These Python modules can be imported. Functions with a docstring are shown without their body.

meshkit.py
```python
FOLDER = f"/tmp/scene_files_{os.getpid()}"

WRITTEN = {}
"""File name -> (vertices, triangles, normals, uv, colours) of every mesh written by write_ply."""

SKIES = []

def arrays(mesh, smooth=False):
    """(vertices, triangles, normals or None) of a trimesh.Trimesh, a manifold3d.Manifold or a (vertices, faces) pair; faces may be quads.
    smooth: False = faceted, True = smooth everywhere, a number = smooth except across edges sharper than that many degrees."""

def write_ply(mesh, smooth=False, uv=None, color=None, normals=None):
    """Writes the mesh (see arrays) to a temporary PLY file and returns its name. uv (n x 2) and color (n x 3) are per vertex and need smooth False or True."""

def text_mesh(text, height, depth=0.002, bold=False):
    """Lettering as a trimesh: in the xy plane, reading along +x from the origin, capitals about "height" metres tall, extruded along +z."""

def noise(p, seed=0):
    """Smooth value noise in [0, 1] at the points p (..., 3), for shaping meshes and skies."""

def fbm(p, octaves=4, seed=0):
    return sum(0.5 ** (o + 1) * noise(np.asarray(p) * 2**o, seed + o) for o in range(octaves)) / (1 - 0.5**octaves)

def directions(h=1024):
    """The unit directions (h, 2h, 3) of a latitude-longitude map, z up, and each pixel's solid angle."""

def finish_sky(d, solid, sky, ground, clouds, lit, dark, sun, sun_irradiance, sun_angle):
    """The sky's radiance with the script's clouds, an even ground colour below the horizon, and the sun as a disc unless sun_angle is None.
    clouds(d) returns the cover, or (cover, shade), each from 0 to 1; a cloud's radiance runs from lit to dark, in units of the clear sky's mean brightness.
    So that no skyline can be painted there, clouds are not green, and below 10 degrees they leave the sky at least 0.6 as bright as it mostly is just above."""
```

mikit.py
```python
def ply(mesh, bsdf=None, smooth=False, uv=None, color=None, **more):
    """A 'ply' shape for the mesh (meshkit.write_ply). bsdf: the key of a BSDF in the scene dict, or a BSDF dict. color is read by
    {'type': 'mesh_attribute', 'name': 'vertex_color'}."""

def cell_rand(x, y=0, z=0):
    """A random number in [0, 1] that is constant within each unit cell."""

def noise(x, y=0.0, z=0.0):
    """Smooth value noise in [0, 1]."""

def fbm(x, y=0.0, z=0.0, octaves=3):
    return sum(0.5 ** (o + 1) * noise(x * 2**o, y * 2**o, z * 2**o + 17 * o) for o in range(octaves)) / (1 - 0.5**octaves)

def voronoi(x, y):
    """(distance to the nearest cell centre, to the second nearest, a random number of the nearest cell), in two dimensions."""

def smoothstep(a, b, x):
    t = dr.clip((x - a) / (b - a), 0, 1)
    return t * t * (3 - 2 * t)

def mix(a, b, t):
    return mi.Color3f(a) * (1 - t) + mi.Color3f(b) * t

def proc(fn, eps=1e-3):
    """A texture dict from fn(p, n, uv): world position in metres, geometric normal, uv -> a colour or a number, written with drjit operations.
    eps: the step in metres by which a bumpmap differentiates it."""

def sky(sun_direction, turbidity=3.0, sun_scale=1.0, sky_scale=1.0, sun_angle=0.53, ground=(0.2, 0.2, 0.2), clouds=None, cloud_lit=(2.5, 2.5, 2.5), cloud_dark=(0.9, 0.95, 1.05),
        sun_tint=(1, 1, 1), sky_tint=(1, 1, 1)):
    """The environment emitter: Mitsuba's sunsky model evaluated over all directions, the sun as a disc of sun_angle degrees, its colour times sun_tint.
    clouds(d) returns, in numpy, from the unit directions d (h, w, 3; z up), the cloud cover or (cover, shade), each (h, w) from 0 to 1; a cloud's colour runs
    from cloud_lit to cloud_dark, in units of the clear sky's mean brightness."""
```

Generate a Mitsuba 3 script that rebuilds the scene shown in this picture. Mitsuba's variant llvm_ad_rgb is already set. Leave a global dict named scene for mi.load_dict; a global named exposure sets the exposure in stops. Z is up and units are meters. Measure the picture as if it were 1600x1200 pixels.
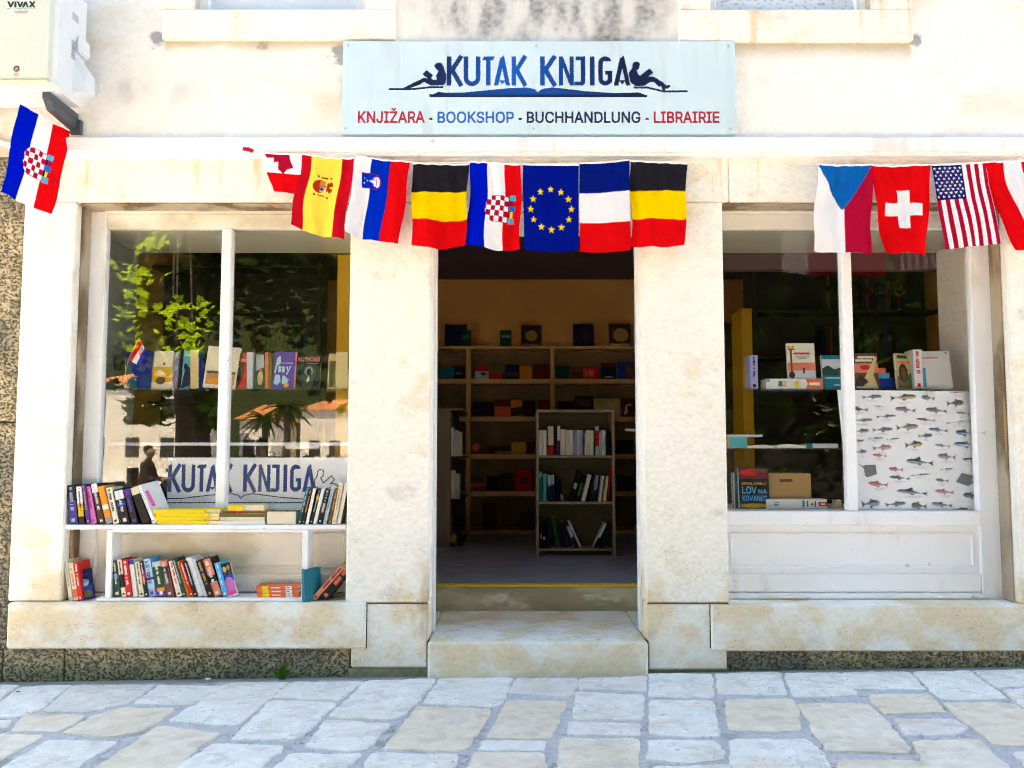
import math, random
import numpy as np, trimesh, mitsuba as mi, drjit as dr, mikit, meshkit
from shapely.geometry import Polygon, LineString, Point, box as sbox
from shapely.ops import unary_union
from shapely import affinity
T = mi.ScalarTransform4f
scene, labels = {}, {}
RNG = np.random.default_rng(7)
random.seed(7)

# ------------------------------------------------------------------ camera, sky, exposure
CAM, F, PITCH = (0.0, -4.5, 1.10), 1395.0, math.atan(107 / 1395.0)
CP, SP = math.cos(PITCH), math.sin(PITCH)
scene['camera'] = {'type': 'perspective', 'fov': math.degrees(2 * math.atan(800 / F)), 'near_clip': 0.05, 'far_clip': 600.0,
                   'to_world': T().look_at(origin=list(CAM), target=[CAM[0], CAM[1] + CP, CAM[2] + SP], up=[0, 0, 1])}
scene['daylight'] = mikit.sky((-0.16, 0.45, 0.88), turbidity=3.5, sky_tint=(1.10, 1.01, 0.84), sun_tint=(1.0, 0.97, 0.9), ground=(0.3, 0.28, 0.25))
exposure = 4.25

# ------------------------------------------------------------------ measuring and naming helpers
def U(px, py, Y):
    """the point at depth Y (metres behind the facade plane) that was measured at px, py on the 1600 x 1200 photograph: x, z"""
    u, v = (px - 800) / F, (600 - py) / F
    t = (Y - CAM[1]) / (CP - v * SP)
    return u * t, CAM[2] + (SP + v * CP) * t

def X(px, Y=0.0, py=630): return U(px, py, Y)[0]
def Z(py, Y=0.0, px=800): return U(px, py, Y)[1]
_g = [U(a, b, 0.0) for a, b in ((0, 1065), (1000, 1047), (1600, 1041))]
SLOPE, G0 = np.polyfit([q[0] for q in _g], [q[1] for q in _g], 1)
SLOPE, G0 = float(SLOPE), float(G0) - .006
def ground_z(x, y=0): return SLOPE * x + G0
def GP(px, py):
    u, v = (px - 800) / F, (600 - py) / F
    t = (G0 - CAM[2]) / (SP + v * CP - SLOPE * u)
    return u * t, CAM[1] + (CP - v * SP) * t

def lin(r, g, b):
    return tuple(((c / 255) / 12.92 if c < 10 else ((c / 255 + .055) / 1.055) ** 2.4) for c in (r, g, b))
ALB = 0.72
def col(r, g, b, k=ALB): return tuple(k * c for c in lin(r, g, b))
NAMES = {k: col(*v) for k, v in dict(
    black=(11, 10, 13), ink=(9, 11, 24), dark=(26, 22, 24), charcoal=(60, 58, 62), grey=(150, 152, 158), pale=(214, 218, 226), white=(246, 246, 246), cream=(240, 228, 196), ivory=(248, 242, 222),
    sand=(222, 200, 140), tan=(190, 150, 90), brown=(112, 76, 48), umber=(70, 46, 32), maroon=(110, 24, 36), red=(222, 34, 26), crimson=(200, 26, 56), orange=(240, 150, 30), coral=(244, 118, 70), salmon=(240, 140, 112),
    yellow=(255, 222, 0), gold=(226, 178, 40), olive=(110, 104, 50), green=(52, 120, 70), forest=(28, 74, 58), teal=(20, 122, 140), aqua=(90, 190, 190), sky=(84, 180, 236), ice=(190, 222, 244), blue=(20, 70, 180), royal=(16, 40, 170),
    navy=(20, 28, 72), indigo=(66, 60, 140), purple=(84, 36, 130), violet=(96, 60, 180), lilac=(176, 176, 226), pink=(222, 120, 200), rose=(244, 70, 150), magenta=(190, 50, 150), pine=(232, 180, 100)).items()}
def cc(c): return NAMES[c] if isinstance(c, str) else c

_count = {}
def numbered(key):
    n = _count.get(key, 0); _count[key] = n + 1
    return key if n == 0 else f'{key}_{n:03d}'
def part(parent, name): return numbered(f'{parent}__{name}')
def tag(key, label=None, cat=None, group=None, kind=None):
    d = labels.setdefault(key, {})
    for k, v in (('label', label), ('category', cat), ('group', group), ('kind', kind)):
        if v: d[k] = v
    return key
def thing(name, label, cat, group=None): return tag(numbered(name), label, cat, group)
ORD = ['', 'first', 'second', 'third', 'fourth', 'fifth', 'sixth', 'seventh', 'eighth', 'ninth', 'tenth', 'eleventh', 'twelfth', 'thirteenth', 'fourteenth', 'fifteenth', 'sixteenth', 'seventeenth', 'eighteenth', 'nineteenth', 'twentieth', 'twenty-first', 'twenty-second', 'twenty-third']

class MB:
    """collects faces with a colour each into one mesh"""
    def __init__(s): s.v, s.f, s.c, s.n = [], [], [], 0
    def add(s, v, f, c=(1, 1, 1)):
        v = np.asarray(v, float); f = np.asarray(f, int)
        if f.shape[1] == 4: f = np.vstack([f[:, [0, 1, 2]], f[:, [0, 2, 3]]])
        c = np.asarray(c, float)
        s.v.append(v); s.f.append(f + s.n); s.c.append(np.tile(c, (len(v), 1)) if c.ndim == 1 else c); s.n += len(v)
        return s
    def mesh(s, m, c=(1, 1, 1)): return s.add(m.vertices, m.faces, c)
    def quad(s, a, b, c_, d, c=(1, 1, 1)): return s.add([a, b, c_, d], [[0, 1, 2, 3]], c)
    def box(s, x0, x1, y0, y1, z0, z1, c=(1, 1, 1), b=0.0):
        x0, x1 = min(x0, x1), max(x0, x1); y0, y1 = min(y0, y1), max(y0, y1); z0, z1 = min(z0, z1), max(z0, z1)
        b = min(b, .45 * (x1 - x0), .45 * (y1 - y0), .45 * (z1 - z0))
        if b <= 0:
            v = [[x, y, z] for x in (x0, x1) for y in (y0, y1) for z in (z0, z1)]
            return s.add(v, [[0, 1, 3, 2], [4, 6, 7, 5], [0, 4, 5, 1], [2, 3, 7, 6], [0, 2, 6, 4], [1, 5, 7, 3]], c)
        p = []
        for x, sx in ((x0, 1), (x1, -1)):
            for y, sy in ((y0, 1), (y1, -1)):
                for z, sz in ((z0, 1), (z1, -1)):
                    p += [[x, y + sy * b, z + sz * b], [x + sx * b, y, z + sz * b], [x + sx * b, y + sy * b, z]]
        h = trimesh.convex.convex_hull(np.array(p))
        return s.mesh(h, c)
    def extrude(s, poly, d, M, c=(1, 1, 1)):
        """shapely polygon in local x,y extruded by d along local z, placed by the 4x4 M"""
        for g in getattr(poly, 'geoms', [poly]):
            if g.is_empty or g.area < 1e-9 or g.geom_type != 'Polygon': continue
            m = trimesh.creation.extrude_polygon(g, d, engine='earcut'); m.apply_transform(M); s.mesh(m, c)
        return s
    def tube(s, pts, radii, sides=8, c=(1, 1, 1), caps=True):
        p = np.asarray(pts, float); r = np.broadcast_to(radii, (len(p),))
        t = np.gradient(p, axis=0); t /= np.linalg.norm(t, axis=1, keepdims=True) + 1e-12
        a = np.cross(t, np.where(np.abs(t[:, 2:]) < .9, [0, 0, 1.], [1., 0, 0])); a /= np.linalg.norm(a, axis=1, keepdims=True) + 1e-12
        b = np.cross(t, a); an = np.arange(sides) * 2 * np.pi / sides
        v = (p[:, None] + r[:, None, None] * (np.cos(an)[None, :, None] * a[:, None] + np.sin(an)[None, :, None] * b[:, None])).reshape(-1, 3)
        i, j = np.meshgrid(np.arange(len(p) - 1), np.arange(sides), indexing='ij')
        q = np.stack([i * sides + j, i * sides + (j + 1) % sides, (i + 1) * sides + (j + 1) % sides, (i + 1) * sides + j], -1).reshape(-1, 4)
        s.add(v, q, c)
        if caps:
            n = len(p)
            for k, base in ((0, 0), (n - 1, (n - 1) * sides)):
                s.add(np.vstack([v[base:base + sides], p[k]]), [[(e + 1) % sides, e, sides] if k == 0 else [e, (e + 1) % sides, sides] for e in range(sides)], c)
        return s
    def xf(s, M, start=0):
        for k in range(start, len(s.v)): s.v[k] = s.v[k] @ M[:3, :3].T + M[:3, 3]
        return s
    def build(s, key, bsdf, smooth=False, colour=None):
        v, f, c = np.vstack(s.v), np.vstack(s.f), np.vstack(s.c)
        use = bsdf in COLOURED
        scene[key] = mikit.ply((v, f), bsdf, smooth=smooth if not use or smooth is True else False, color=c if use else None)
        return key

def rot(axis, deg):
    return trimesh.transformations.rotation_matrix(math.radians(deg), axis)
def tr(x, y, z): return trimesh.transformations.translation_matrix([x, y, z])
# local x,y drawing plane -> a board standing in the x,z plane and facing the street (local z -> -y)
STAND = np.array([[1, 0, 0, 0], [0, 0, -1, 0], [0, 1, 0, 0], [0, 0, 0, 1.]])

# ------------------------------------------------------------------ materials
COLOURED = {'print', 'cloth', 'plastic_paint', 'dull_print'}
def sst(a, b, x): return mikit.smoothstep(a, b, x)
def P3(p, k): return p.x * k, p.y * k, p.z * k

def stone_fn(p, n, uv):
    big = mikit.fbm(p.x * 1.7 + 3, p.y * 1.7, p.z * 1.7, 4)
    mid = mikit.fbm(p.x * 9, p.y * 9, p.z * 9, 4)
    fine = mikit.fbm(p.x * 60, p.y * 60, p.z * 60, 3)
    c = mikit.mix((0.79, 0.745, 0.64), (0.82, 0.79, 0.73), big)
    low = sst(.75, .25, p.z)
    stain = sst(.49, .70, mikit.fbm(p.x * 4.3, p.y * 3 + 5, p.z * 2.8 + 9, 5) * .5 + mid * .5 + .085 * low - .075 * (1 - low))
    c = mikit.mix(c, (0.68, 0.52, 0.28), stain * (.5 + .2 * low))
    fleck = sst(.74, .86, mikit.noise(p.x * 130, p.y * 130, p.z * 130)) * sst(.48, .68, mid) * (.35 + .65 * low)
    c = mikit.mix(c, (0.36, 0.28, 0.18), fleck * .6)
    rust = sst(.62, .78, mikit.fbm(p.x * 7 + 40, p.y * 6, p.z * 2.6, 4)) * low
    c = mikit.mix(c, (0.42, 0.24, 0.09), rust * .75)
    drip = sst(.60, .80, mikit.fbm(p.x * 16 + 3, p.y * 4, p.z * 1.1, 4)) * sst(1.9, 2.45, p.z)
    c = mikit.mix(c, (0.58, 0.42, 0.20), drip * .6)
    grime = sst(.66, .80, mikit.fbm(p.x * 5 + 11, p.y * 5, p.z * 5, 5))
    c = mikit.mix(c, (0.36, 0.32, 0.26), grime * .35)
    crack = sst(.010, .0, dr.abs(mikit.fbm(p.x * 2.2 + 70, p.y * 2, p.z * 2.2, 5) - .5)) * sst(.52, .62, mikit.fbm(p.x * 1.3, p.y, p.z * 1.3 + 20, 3))
    c = mikit.mix(c, (0.46, 0.38, 0.28), crack * .15)
    return c * (.88 + .24 * fine)
def stone_bump(p, n, uv):
    return .5 * mikit.fbm(p.x * 45, p.y * 45, p.z * 45, 4) + .5 * mikit.fbm(p.x * 9, p.y * 9, p.z * 9, 2)

def plaster_fn(p, n, uv):
    big = mikit.fbm(p.x * 1.3 + 8, p.y, p.z * 1.3, 4)
    mid = mikit.fbm(p.x * 6, p.y * 6, p.z * 6, 5)
    fine = mikit.fbm(p.x * 50, p.y * 50, p.z * 50, 3)
    c = mikit.mix((0.75, 0.71, 0.64), (0.80, 0.79, 0.77), big)
    c = mikit.mix(c, (0.66, 0.55, 0.38), sst(.50, .75, mikit.fbm(p.x * 2.1 + 30, p.y, p.z * 3.1, 5)) * .55)
    def blob(x, z, sx, sz): return dr.exp(-dr.square((p.x - x) / sx) - dr.square((p.z - z) / sz))
    m = blob(.12, 3.45, .42, .42) + .9 * blob(.62, 3.4, .25, .35) + .55 * blob(-.35, 3.4, .25, .3) + .7 * blob(-.87, 3.0, .07, .14) + .5 * blob(1.25, 3.02, .22, .07) + .28 * blob(-1.7, 2.98, .45, .09) + .35 * blob(-1.9, 2.85, .35, .3)
    mould = sst(.22, 1.0, m * (.55 + .9 * mid)) * (.30 + .70 * sst(.25, .75, mikit.fbm(p.x * 15, p.y * 15, p.z * 5, 5))) * (.7 + .3 * sst(.3, .7, fine))
    c = mikit.mix(c, (0.17, 0.17, 0.18), mould * .95)
    dirt = sst(-2.1, -2.4, p.x) * sst(2.95, 2.5, p.z)
    c = mikit.mix(c, (0.40, 0.31, 0.18), dirt * (.45 + .5 * mid))
    wob = .07 * (mikit.fbm(p.x * 26, p.y, p.z * 26, 3) - .5)
    for (bx, bz), rr in ((U(246, 60, 0), .042), (U(408, 67, 0), .028), (U(538, 84, 0), .06), (U(1432, 60, 0), .025)):
        c = mikit.mix(c, (0.26, 0.27, 0.30), .85 * sst(rr + .012, rr - .012, dr.sqrt(dr.square(p.x - bx) + dr.square(p.z - bz)) + wob))
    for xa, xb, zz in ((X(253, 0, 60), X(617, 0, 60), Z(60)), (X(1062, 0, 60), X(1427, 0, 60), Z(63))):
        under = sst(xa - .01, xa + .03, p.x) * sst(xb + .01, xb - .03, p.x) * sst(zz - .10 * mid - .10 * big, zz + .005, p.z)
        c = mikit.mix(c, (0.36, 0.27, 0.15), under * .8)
    return c * (.92 + .16 * fine)
def plaster_bump(p, n, uv): return mikit.fbm(p.x * 22, p.y * 22, p.z * 22, 5)

def pitted_fn(p, n, uv):
    a = mikit.fbm(p.x * 3, p.y * 3, p.z * 3, 4)
    b = mikit.fbm(p.x * 40, p.y * 40, p.z * 40, 3)
    c = mikit.mix((0.36, 0.29, 0.17), (0.50, 0.43, 0.30), sst(.3, .7, b))
    g = sst(.40, .62, a)
    c = mikit.mix(c, (0.17, 0.17, 0.14), g * .75)
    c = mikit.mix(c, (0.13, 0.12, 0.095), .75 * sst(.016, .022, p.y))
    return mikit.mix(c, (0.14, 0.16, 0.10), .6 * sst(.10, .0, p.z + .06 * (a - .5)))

def paving(base, alt, pit):
    def fn(p, n, uv):
        a = mikit.fbm(p.x * 3.1, p.y * 3.1, 4.0, 4); b = mikit.fbm(p.x * 24, p.y * 24, 2.0, 4); d = mikit.fbm(p.x * 7 + 9, p.y * 7, 1.0, 4)
        c = mikit.mix(base, alt, sst(.35, .7, a))
        c = mikit.mix(c, (0.70, 0.56, 0.38), .35 * sst(.56, .78, d))
        g = mikit.fbm(p.x * 15 + 60, p.y * 15, 6.0, 5); c = mikit.mix(c, (0.46, 0.42, 0.37), .28 * sst(.56, .72, g))
        h = mikit.noise(p.x * 95, p.y * 130, 3.0)
        c = mikit.mix(c, (0.20, 0.19, 0.19), pit * sst(.76, .92, h) * sst(.40, .62, b))
        return c * (.86 + .28 * b)
    return fn
def paving_bump(p, n, uv):
    return .6 * mikit.fbm(p.x * 30, p.y * 30, p.z * 30, 4) - .4 * sst(.72, .95, mikit.noise(p.x * 95, p.y * 130, 3.0))
def mortar_fn(p, n, uv):
    a = mikit.fbm(p.x * 4, p.y * 4, 1.0, 4); b = mikit.fbm(p.x * 70, p.y * 70, 1.0, 3)
    far = sst(-1.9, -2.3, p.y)
    bx = p.x + .5 * dr.floor(p.y / .42); fx = dr.abs(bx / .5 - dr.floor(bx / .5) - .5); fy = dr.abs(p.y / .42 - dr.floor(p.y / .42) - .5)
    joint = dr.maximum(sst(.45, .48, fx), sst(.44, .47, fy))
    m = mikit.mix((0.47, 0.46, 0.47), (0.56, 0.545, 0.55), a) * (.8 + .4 * b)
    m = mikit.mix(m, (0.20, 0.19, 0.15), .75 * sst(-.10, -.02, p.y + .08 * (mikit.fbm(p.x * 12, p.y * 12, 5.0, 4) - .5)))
    m = mikit.mix(m, (0.26, 0.25, 0.22), .6 * sst(.62, .74, mikit.fbm(p.x * 6 + 20, p.y * 6, 3.0, 5)))
    m = mikit.mix(m, (0.10, 0.09, 0.08), .8 * sst(.010, .0, dr.abs(mikit.fbm(p.x * 5 + 33, p.y * 5, 8.0, 5) - .5)))
    s = mikit.mix((0.44, 0.40, 0.34), (0.50, 0.47, 0.42), mikit.cell_rand(dr.floor(bx / .5), dr.floor(p.y / .42)))
    return mikit.mix(m, mikit.mix(s, m, joint), far)
def white_fn(p, n, uv):
    a = mikit.fbm(p.x * 4, p.y * 4, p.z * 4, 4); b = mikit.fbm(p.x * 14, p.y * 14, p.z * 3, 4)
    c = mikit.mix((0.80, 0.81, 0.83), (0.76, 0.76, 0.76), a)
    c = mikit.mix(c, (0.55, 0.48, 0.38), .35 * sst(.60, .80, b))
    return mikit.mix(c, (0.30, 0.26, 0.22), .5 * sst(.75, .85, mikit.fbm(p.x * 25, p.y * 25, p.z * 25, 3)))
def shutter_fn(p, n, uv):
    a = mikit.fbm(p.x * 60, p.y * 60, p.z * 90, 3)
    return mikit.mix((0.66, 0.72, 0.78), (0.30, 0.33, 0.38), .7 * sst(.60, .68, a) * sst(.8, 1.0, p.x))
def wood(light, dark, k):
    def fn(p, n, uv):
        w = mikit.fbm(p.x * k * 6, p.y * k * 6, p.z * k * .8, 4)
        return mikit.mix(light, dark, sst(.3, .7, w))
    return fn
def roomwall_fn(p, n, uv):
    return mikit.mix((0.74, 0.42, 0.14), (0.62, 0.33, 0.10), mikit.fbm(p.x * 2, p.y * 2, p.z * 2, 4))
def floor_fn(p, n, uv):
    return mikit.mix((0.42, 0.47, 0.62), (0.30, 0.33, 0.44), mikit.fbm(p.x * 8, p.y * 8, 1.0, 4))
def panel_fn(p, n, uv):
    a = mikit.fbm(p.x * 5 + 4, p.y, p.z * 5, 5)
    return mikit.mix((0.72, 0.69, 0.62), (0.50, 0.43, 0.30), .75 * sst(.45, .72, a))
def bark_fn(p, n, uv): return mikit.mix((0.05, 0.04, 0.03), (0.12, 0.10, 0.08), mikit.fbm(p.x * 14, p.y * 14, p.z * 4, 3))
def leaf_fn(p, n, uv): return mikit.mix((0.022, 0.045, 0.006), (0.05, 0.08, 0.012), mikit.noise(p.x * 9, p.y * 9, p.z * 9))  # crown colour kept dark, as if shaded behind the near branch

def sunlit_leaf_fn(p, n, uv): return mikit.mix((0.42, 0.66, 0.008), (0.66, 0.84, 0.03), mikit.noise(p.x * 9, p.y * 9, p.z * 9))  # brighter leaf copy: sunlight on the near branch put into its colour
def weather_shade_fn(p, n, uv):
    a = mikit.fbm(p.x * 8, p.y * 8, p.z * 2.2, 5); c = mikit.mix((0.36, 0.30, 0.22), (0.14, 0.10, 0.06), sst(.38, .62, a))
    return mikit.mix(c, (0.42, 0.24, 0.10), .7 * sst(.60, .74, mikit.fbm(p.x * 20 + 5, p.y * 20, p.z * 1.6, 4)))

def two(b): return {'type': 'twosided', 'bsdf': b}
def rgb(*c): return {'type': 'rgb', 'value': list(c)}
def mat(name, base, rough=.85, spec=.3, bump=None, scale=.003, eps=1e-3, **more):
    b = {'type': 'principled', 'base_color': mikit.proc(base) if callable(base) else (base if isinstance(base, dict) else rgb(*base)), 'roughness': rough, 'specular': spec, **more}
    if bump: b = {'type': 'bumpmap', 'arbitrary': mikit.proc(bump, eps), 'scale': scale, 'bsdf': b}
    scene[name] = two(b)
VC = {'type': 'mesh_attribute', 'name': 'vertex_color'}
mat('stone', stone_fn, .85, .25, stone_bump, .007)
mat('plaster', plaster_fn, .9, .2, plaster_bump, .009)
mat('pitted', pitted_fn, .95, .15)
mat('paving_white', paving((.83, .79, .73), (.86, .83, .78), .6), .6, .4, paving_bump, .004)
mat('paving_beige', paving((.80, .69, .54), (.84, .75, .63), .2), .55, .4, paving_bump, .003)
mat('paving_grey', paving((.77, .71, .65), (.82, .77, .72), .4), .6, .4, paving_bump, .004)
mat('mortar', mortar_fn, .95, .2)
mat('white_paint', white_fn, .45, .4)
mat('panel_paint', panel_fn, .6, .3)
def old_stone_fn(p, n, uv):
    a = mikit.fbm(p.x * 4, p.y * 4, p.z * 9, 5)
    return mikit.mix(mikit.mix((0.54, 0.49, 0.36), (0.34, 0.32, 0.22), sst(.38, .62, a)), (0.68, 0.66, 0.58), sst(.6, .75, mikit.fbm(p.x * 7 + 9, p.y * 4, p.z * 12, 4)))
mat('old_stone', old_stone_fn, .9, .2, stone_bump, .006)
mat('joint_dirt_shade', (.12, .09, .06), .95, .1)
mat('weathered_shade', weather_shade_fn, .9, .15)  # worn wood tone, darkened further to carry shade under the lintels
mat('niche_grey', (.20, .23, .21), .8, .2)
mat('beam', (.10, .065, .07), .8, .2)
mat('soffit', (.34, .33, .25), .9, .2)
mat('shutter', shutter_fn, .7, .3)
mat('shelf_back', wood((.22, .15, .06), (.15, .095, .04), 1), .7, .2)
mat('pine', wood((.62, .40, .16), (.48, .29, .10), 1), .55, .35)
mat('case_back', (.075, .062, .035), .7, .2)
mat('laminate', wood((.30, .24, .16), (.22, .17, .11), 1), .5, .4)
mat('room_wall', roomwall_fn, .9, .2)
mat('room_floor', floor_fn, .28, .5)
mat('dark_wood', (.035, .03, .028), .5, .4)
mat('pages', (.68, .60, .44), .9, .1)
mat('print', VC, .5, .28)
mat('dull_print', VC, .8, .2)
mat('plastic_paint', VC, .35, .45)
mat('metal', (.45, .45, .47), .35, .5, metallic=.9)
mat('dark_metal', (.045, .06, .075), .45, .5)
def sign_fn(p, n, uv):
    st = mikit.fbm(p.x * 18, 2.0, p.z * 1.5, 4); bl = mikit.fbm(p.x * 3, 5.0, p.z * 3, 3)
    c = mikit.mix((0.51, 0.64, 0.71), (0.56, 0.69, 0.75), bl)
    return mikit.mix(c, (0.42, 0.48, 0.48), .35 * sst(.52, .78, st) + .25 * sst(2.78, 2.70, p.z) * st)
mat('sign_board', sign_fn, .35, .5)
mat('paper', (.84, .85, .87), .8, .2)
mat('cardboard', (.42, .26, .10), .85, .2)
mat('bark', bark_fn, .95, .1)
mat('roof_tile', (.50, .20, .07), .8, .2)
mat('scrub', (.03, .04, .012), .95, .05)
mat('shaded_wall', (.14, .12, .10), .9, .1)  # wall colour darkened in place of shade on the long house
mat('house_wall', (.80, .74, .62), .9, .1)
mat('lamplit_board', (.90, .52, .03), .5, .3)  # pine coloured yellow in place of lamp light on the posts
mat('yellow_strip', (.70, .50, .04), .5, .3)
scene['cloth'] = {'type': 'principledthin', 'base_color': VC, 'roughness': .75, 'diff_trans': .35, 'spec_trans': 0.0, 'eta': 1.3}
scene['leaf'] = {'type': 'principledthin', 'base_color': mikit.proc(leaf_fn), 'roughness': .5, 'diff_trans': 1.1, 'spec_trans': 0.0, 'eta': 1.4}
scene['sunlit_leaf'] = {'type': 'principledthin', 'base_color': mikit.proc(sunlit_leaf_fn), 'roughness': .45, 'diff_trans': 1.0, 'spec_trans': 0.0, 'eta': 1.4}
scene['weed_leaf'] = {'type': 'principledthin', 'base_color': rgb(.07, .20, .02), 'roughness': .6, 'diff_trans': .6, 'spec_trans': 0.0, 'eta': 1.3}
scene['pane'] = {'type': 'thindielectric', 'int_ior': 1.68}
scene['glass'] = {'type': 'dielectric', 'int_ior': 1.5}

def solid(key, bsdf, *boxes, b=.004):
    m = MB()
    for q in boxes: m.box(*q, b=b)
    return m.build(key, bsdf)

# ------------------------------------------------------------------ ground
m = MB()
gx = np.array([-60, -20, -8, -4, -2, 0, 2, 4, 8, 20, 60.]); gy = np.array([-90, -40, -15, -6, -3, -1.5, 0, 1.0])
v = [[a, b, ground_z(np.clip(a, -8, 8)) - .004] for b in gy for a in gx]
f = [[j * 11 + i, j * 11 + i + 1, (j + 1) * 11 + i + 1, (j + 1) * 11 + i] for j in range(7) for i in range(10)]
m.add(v, f).build('pavement', 'mortar'); tag('pavement', 'pale limestone paving with grey mortar joints in front of the shop', None, None, 'structure')

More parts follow.
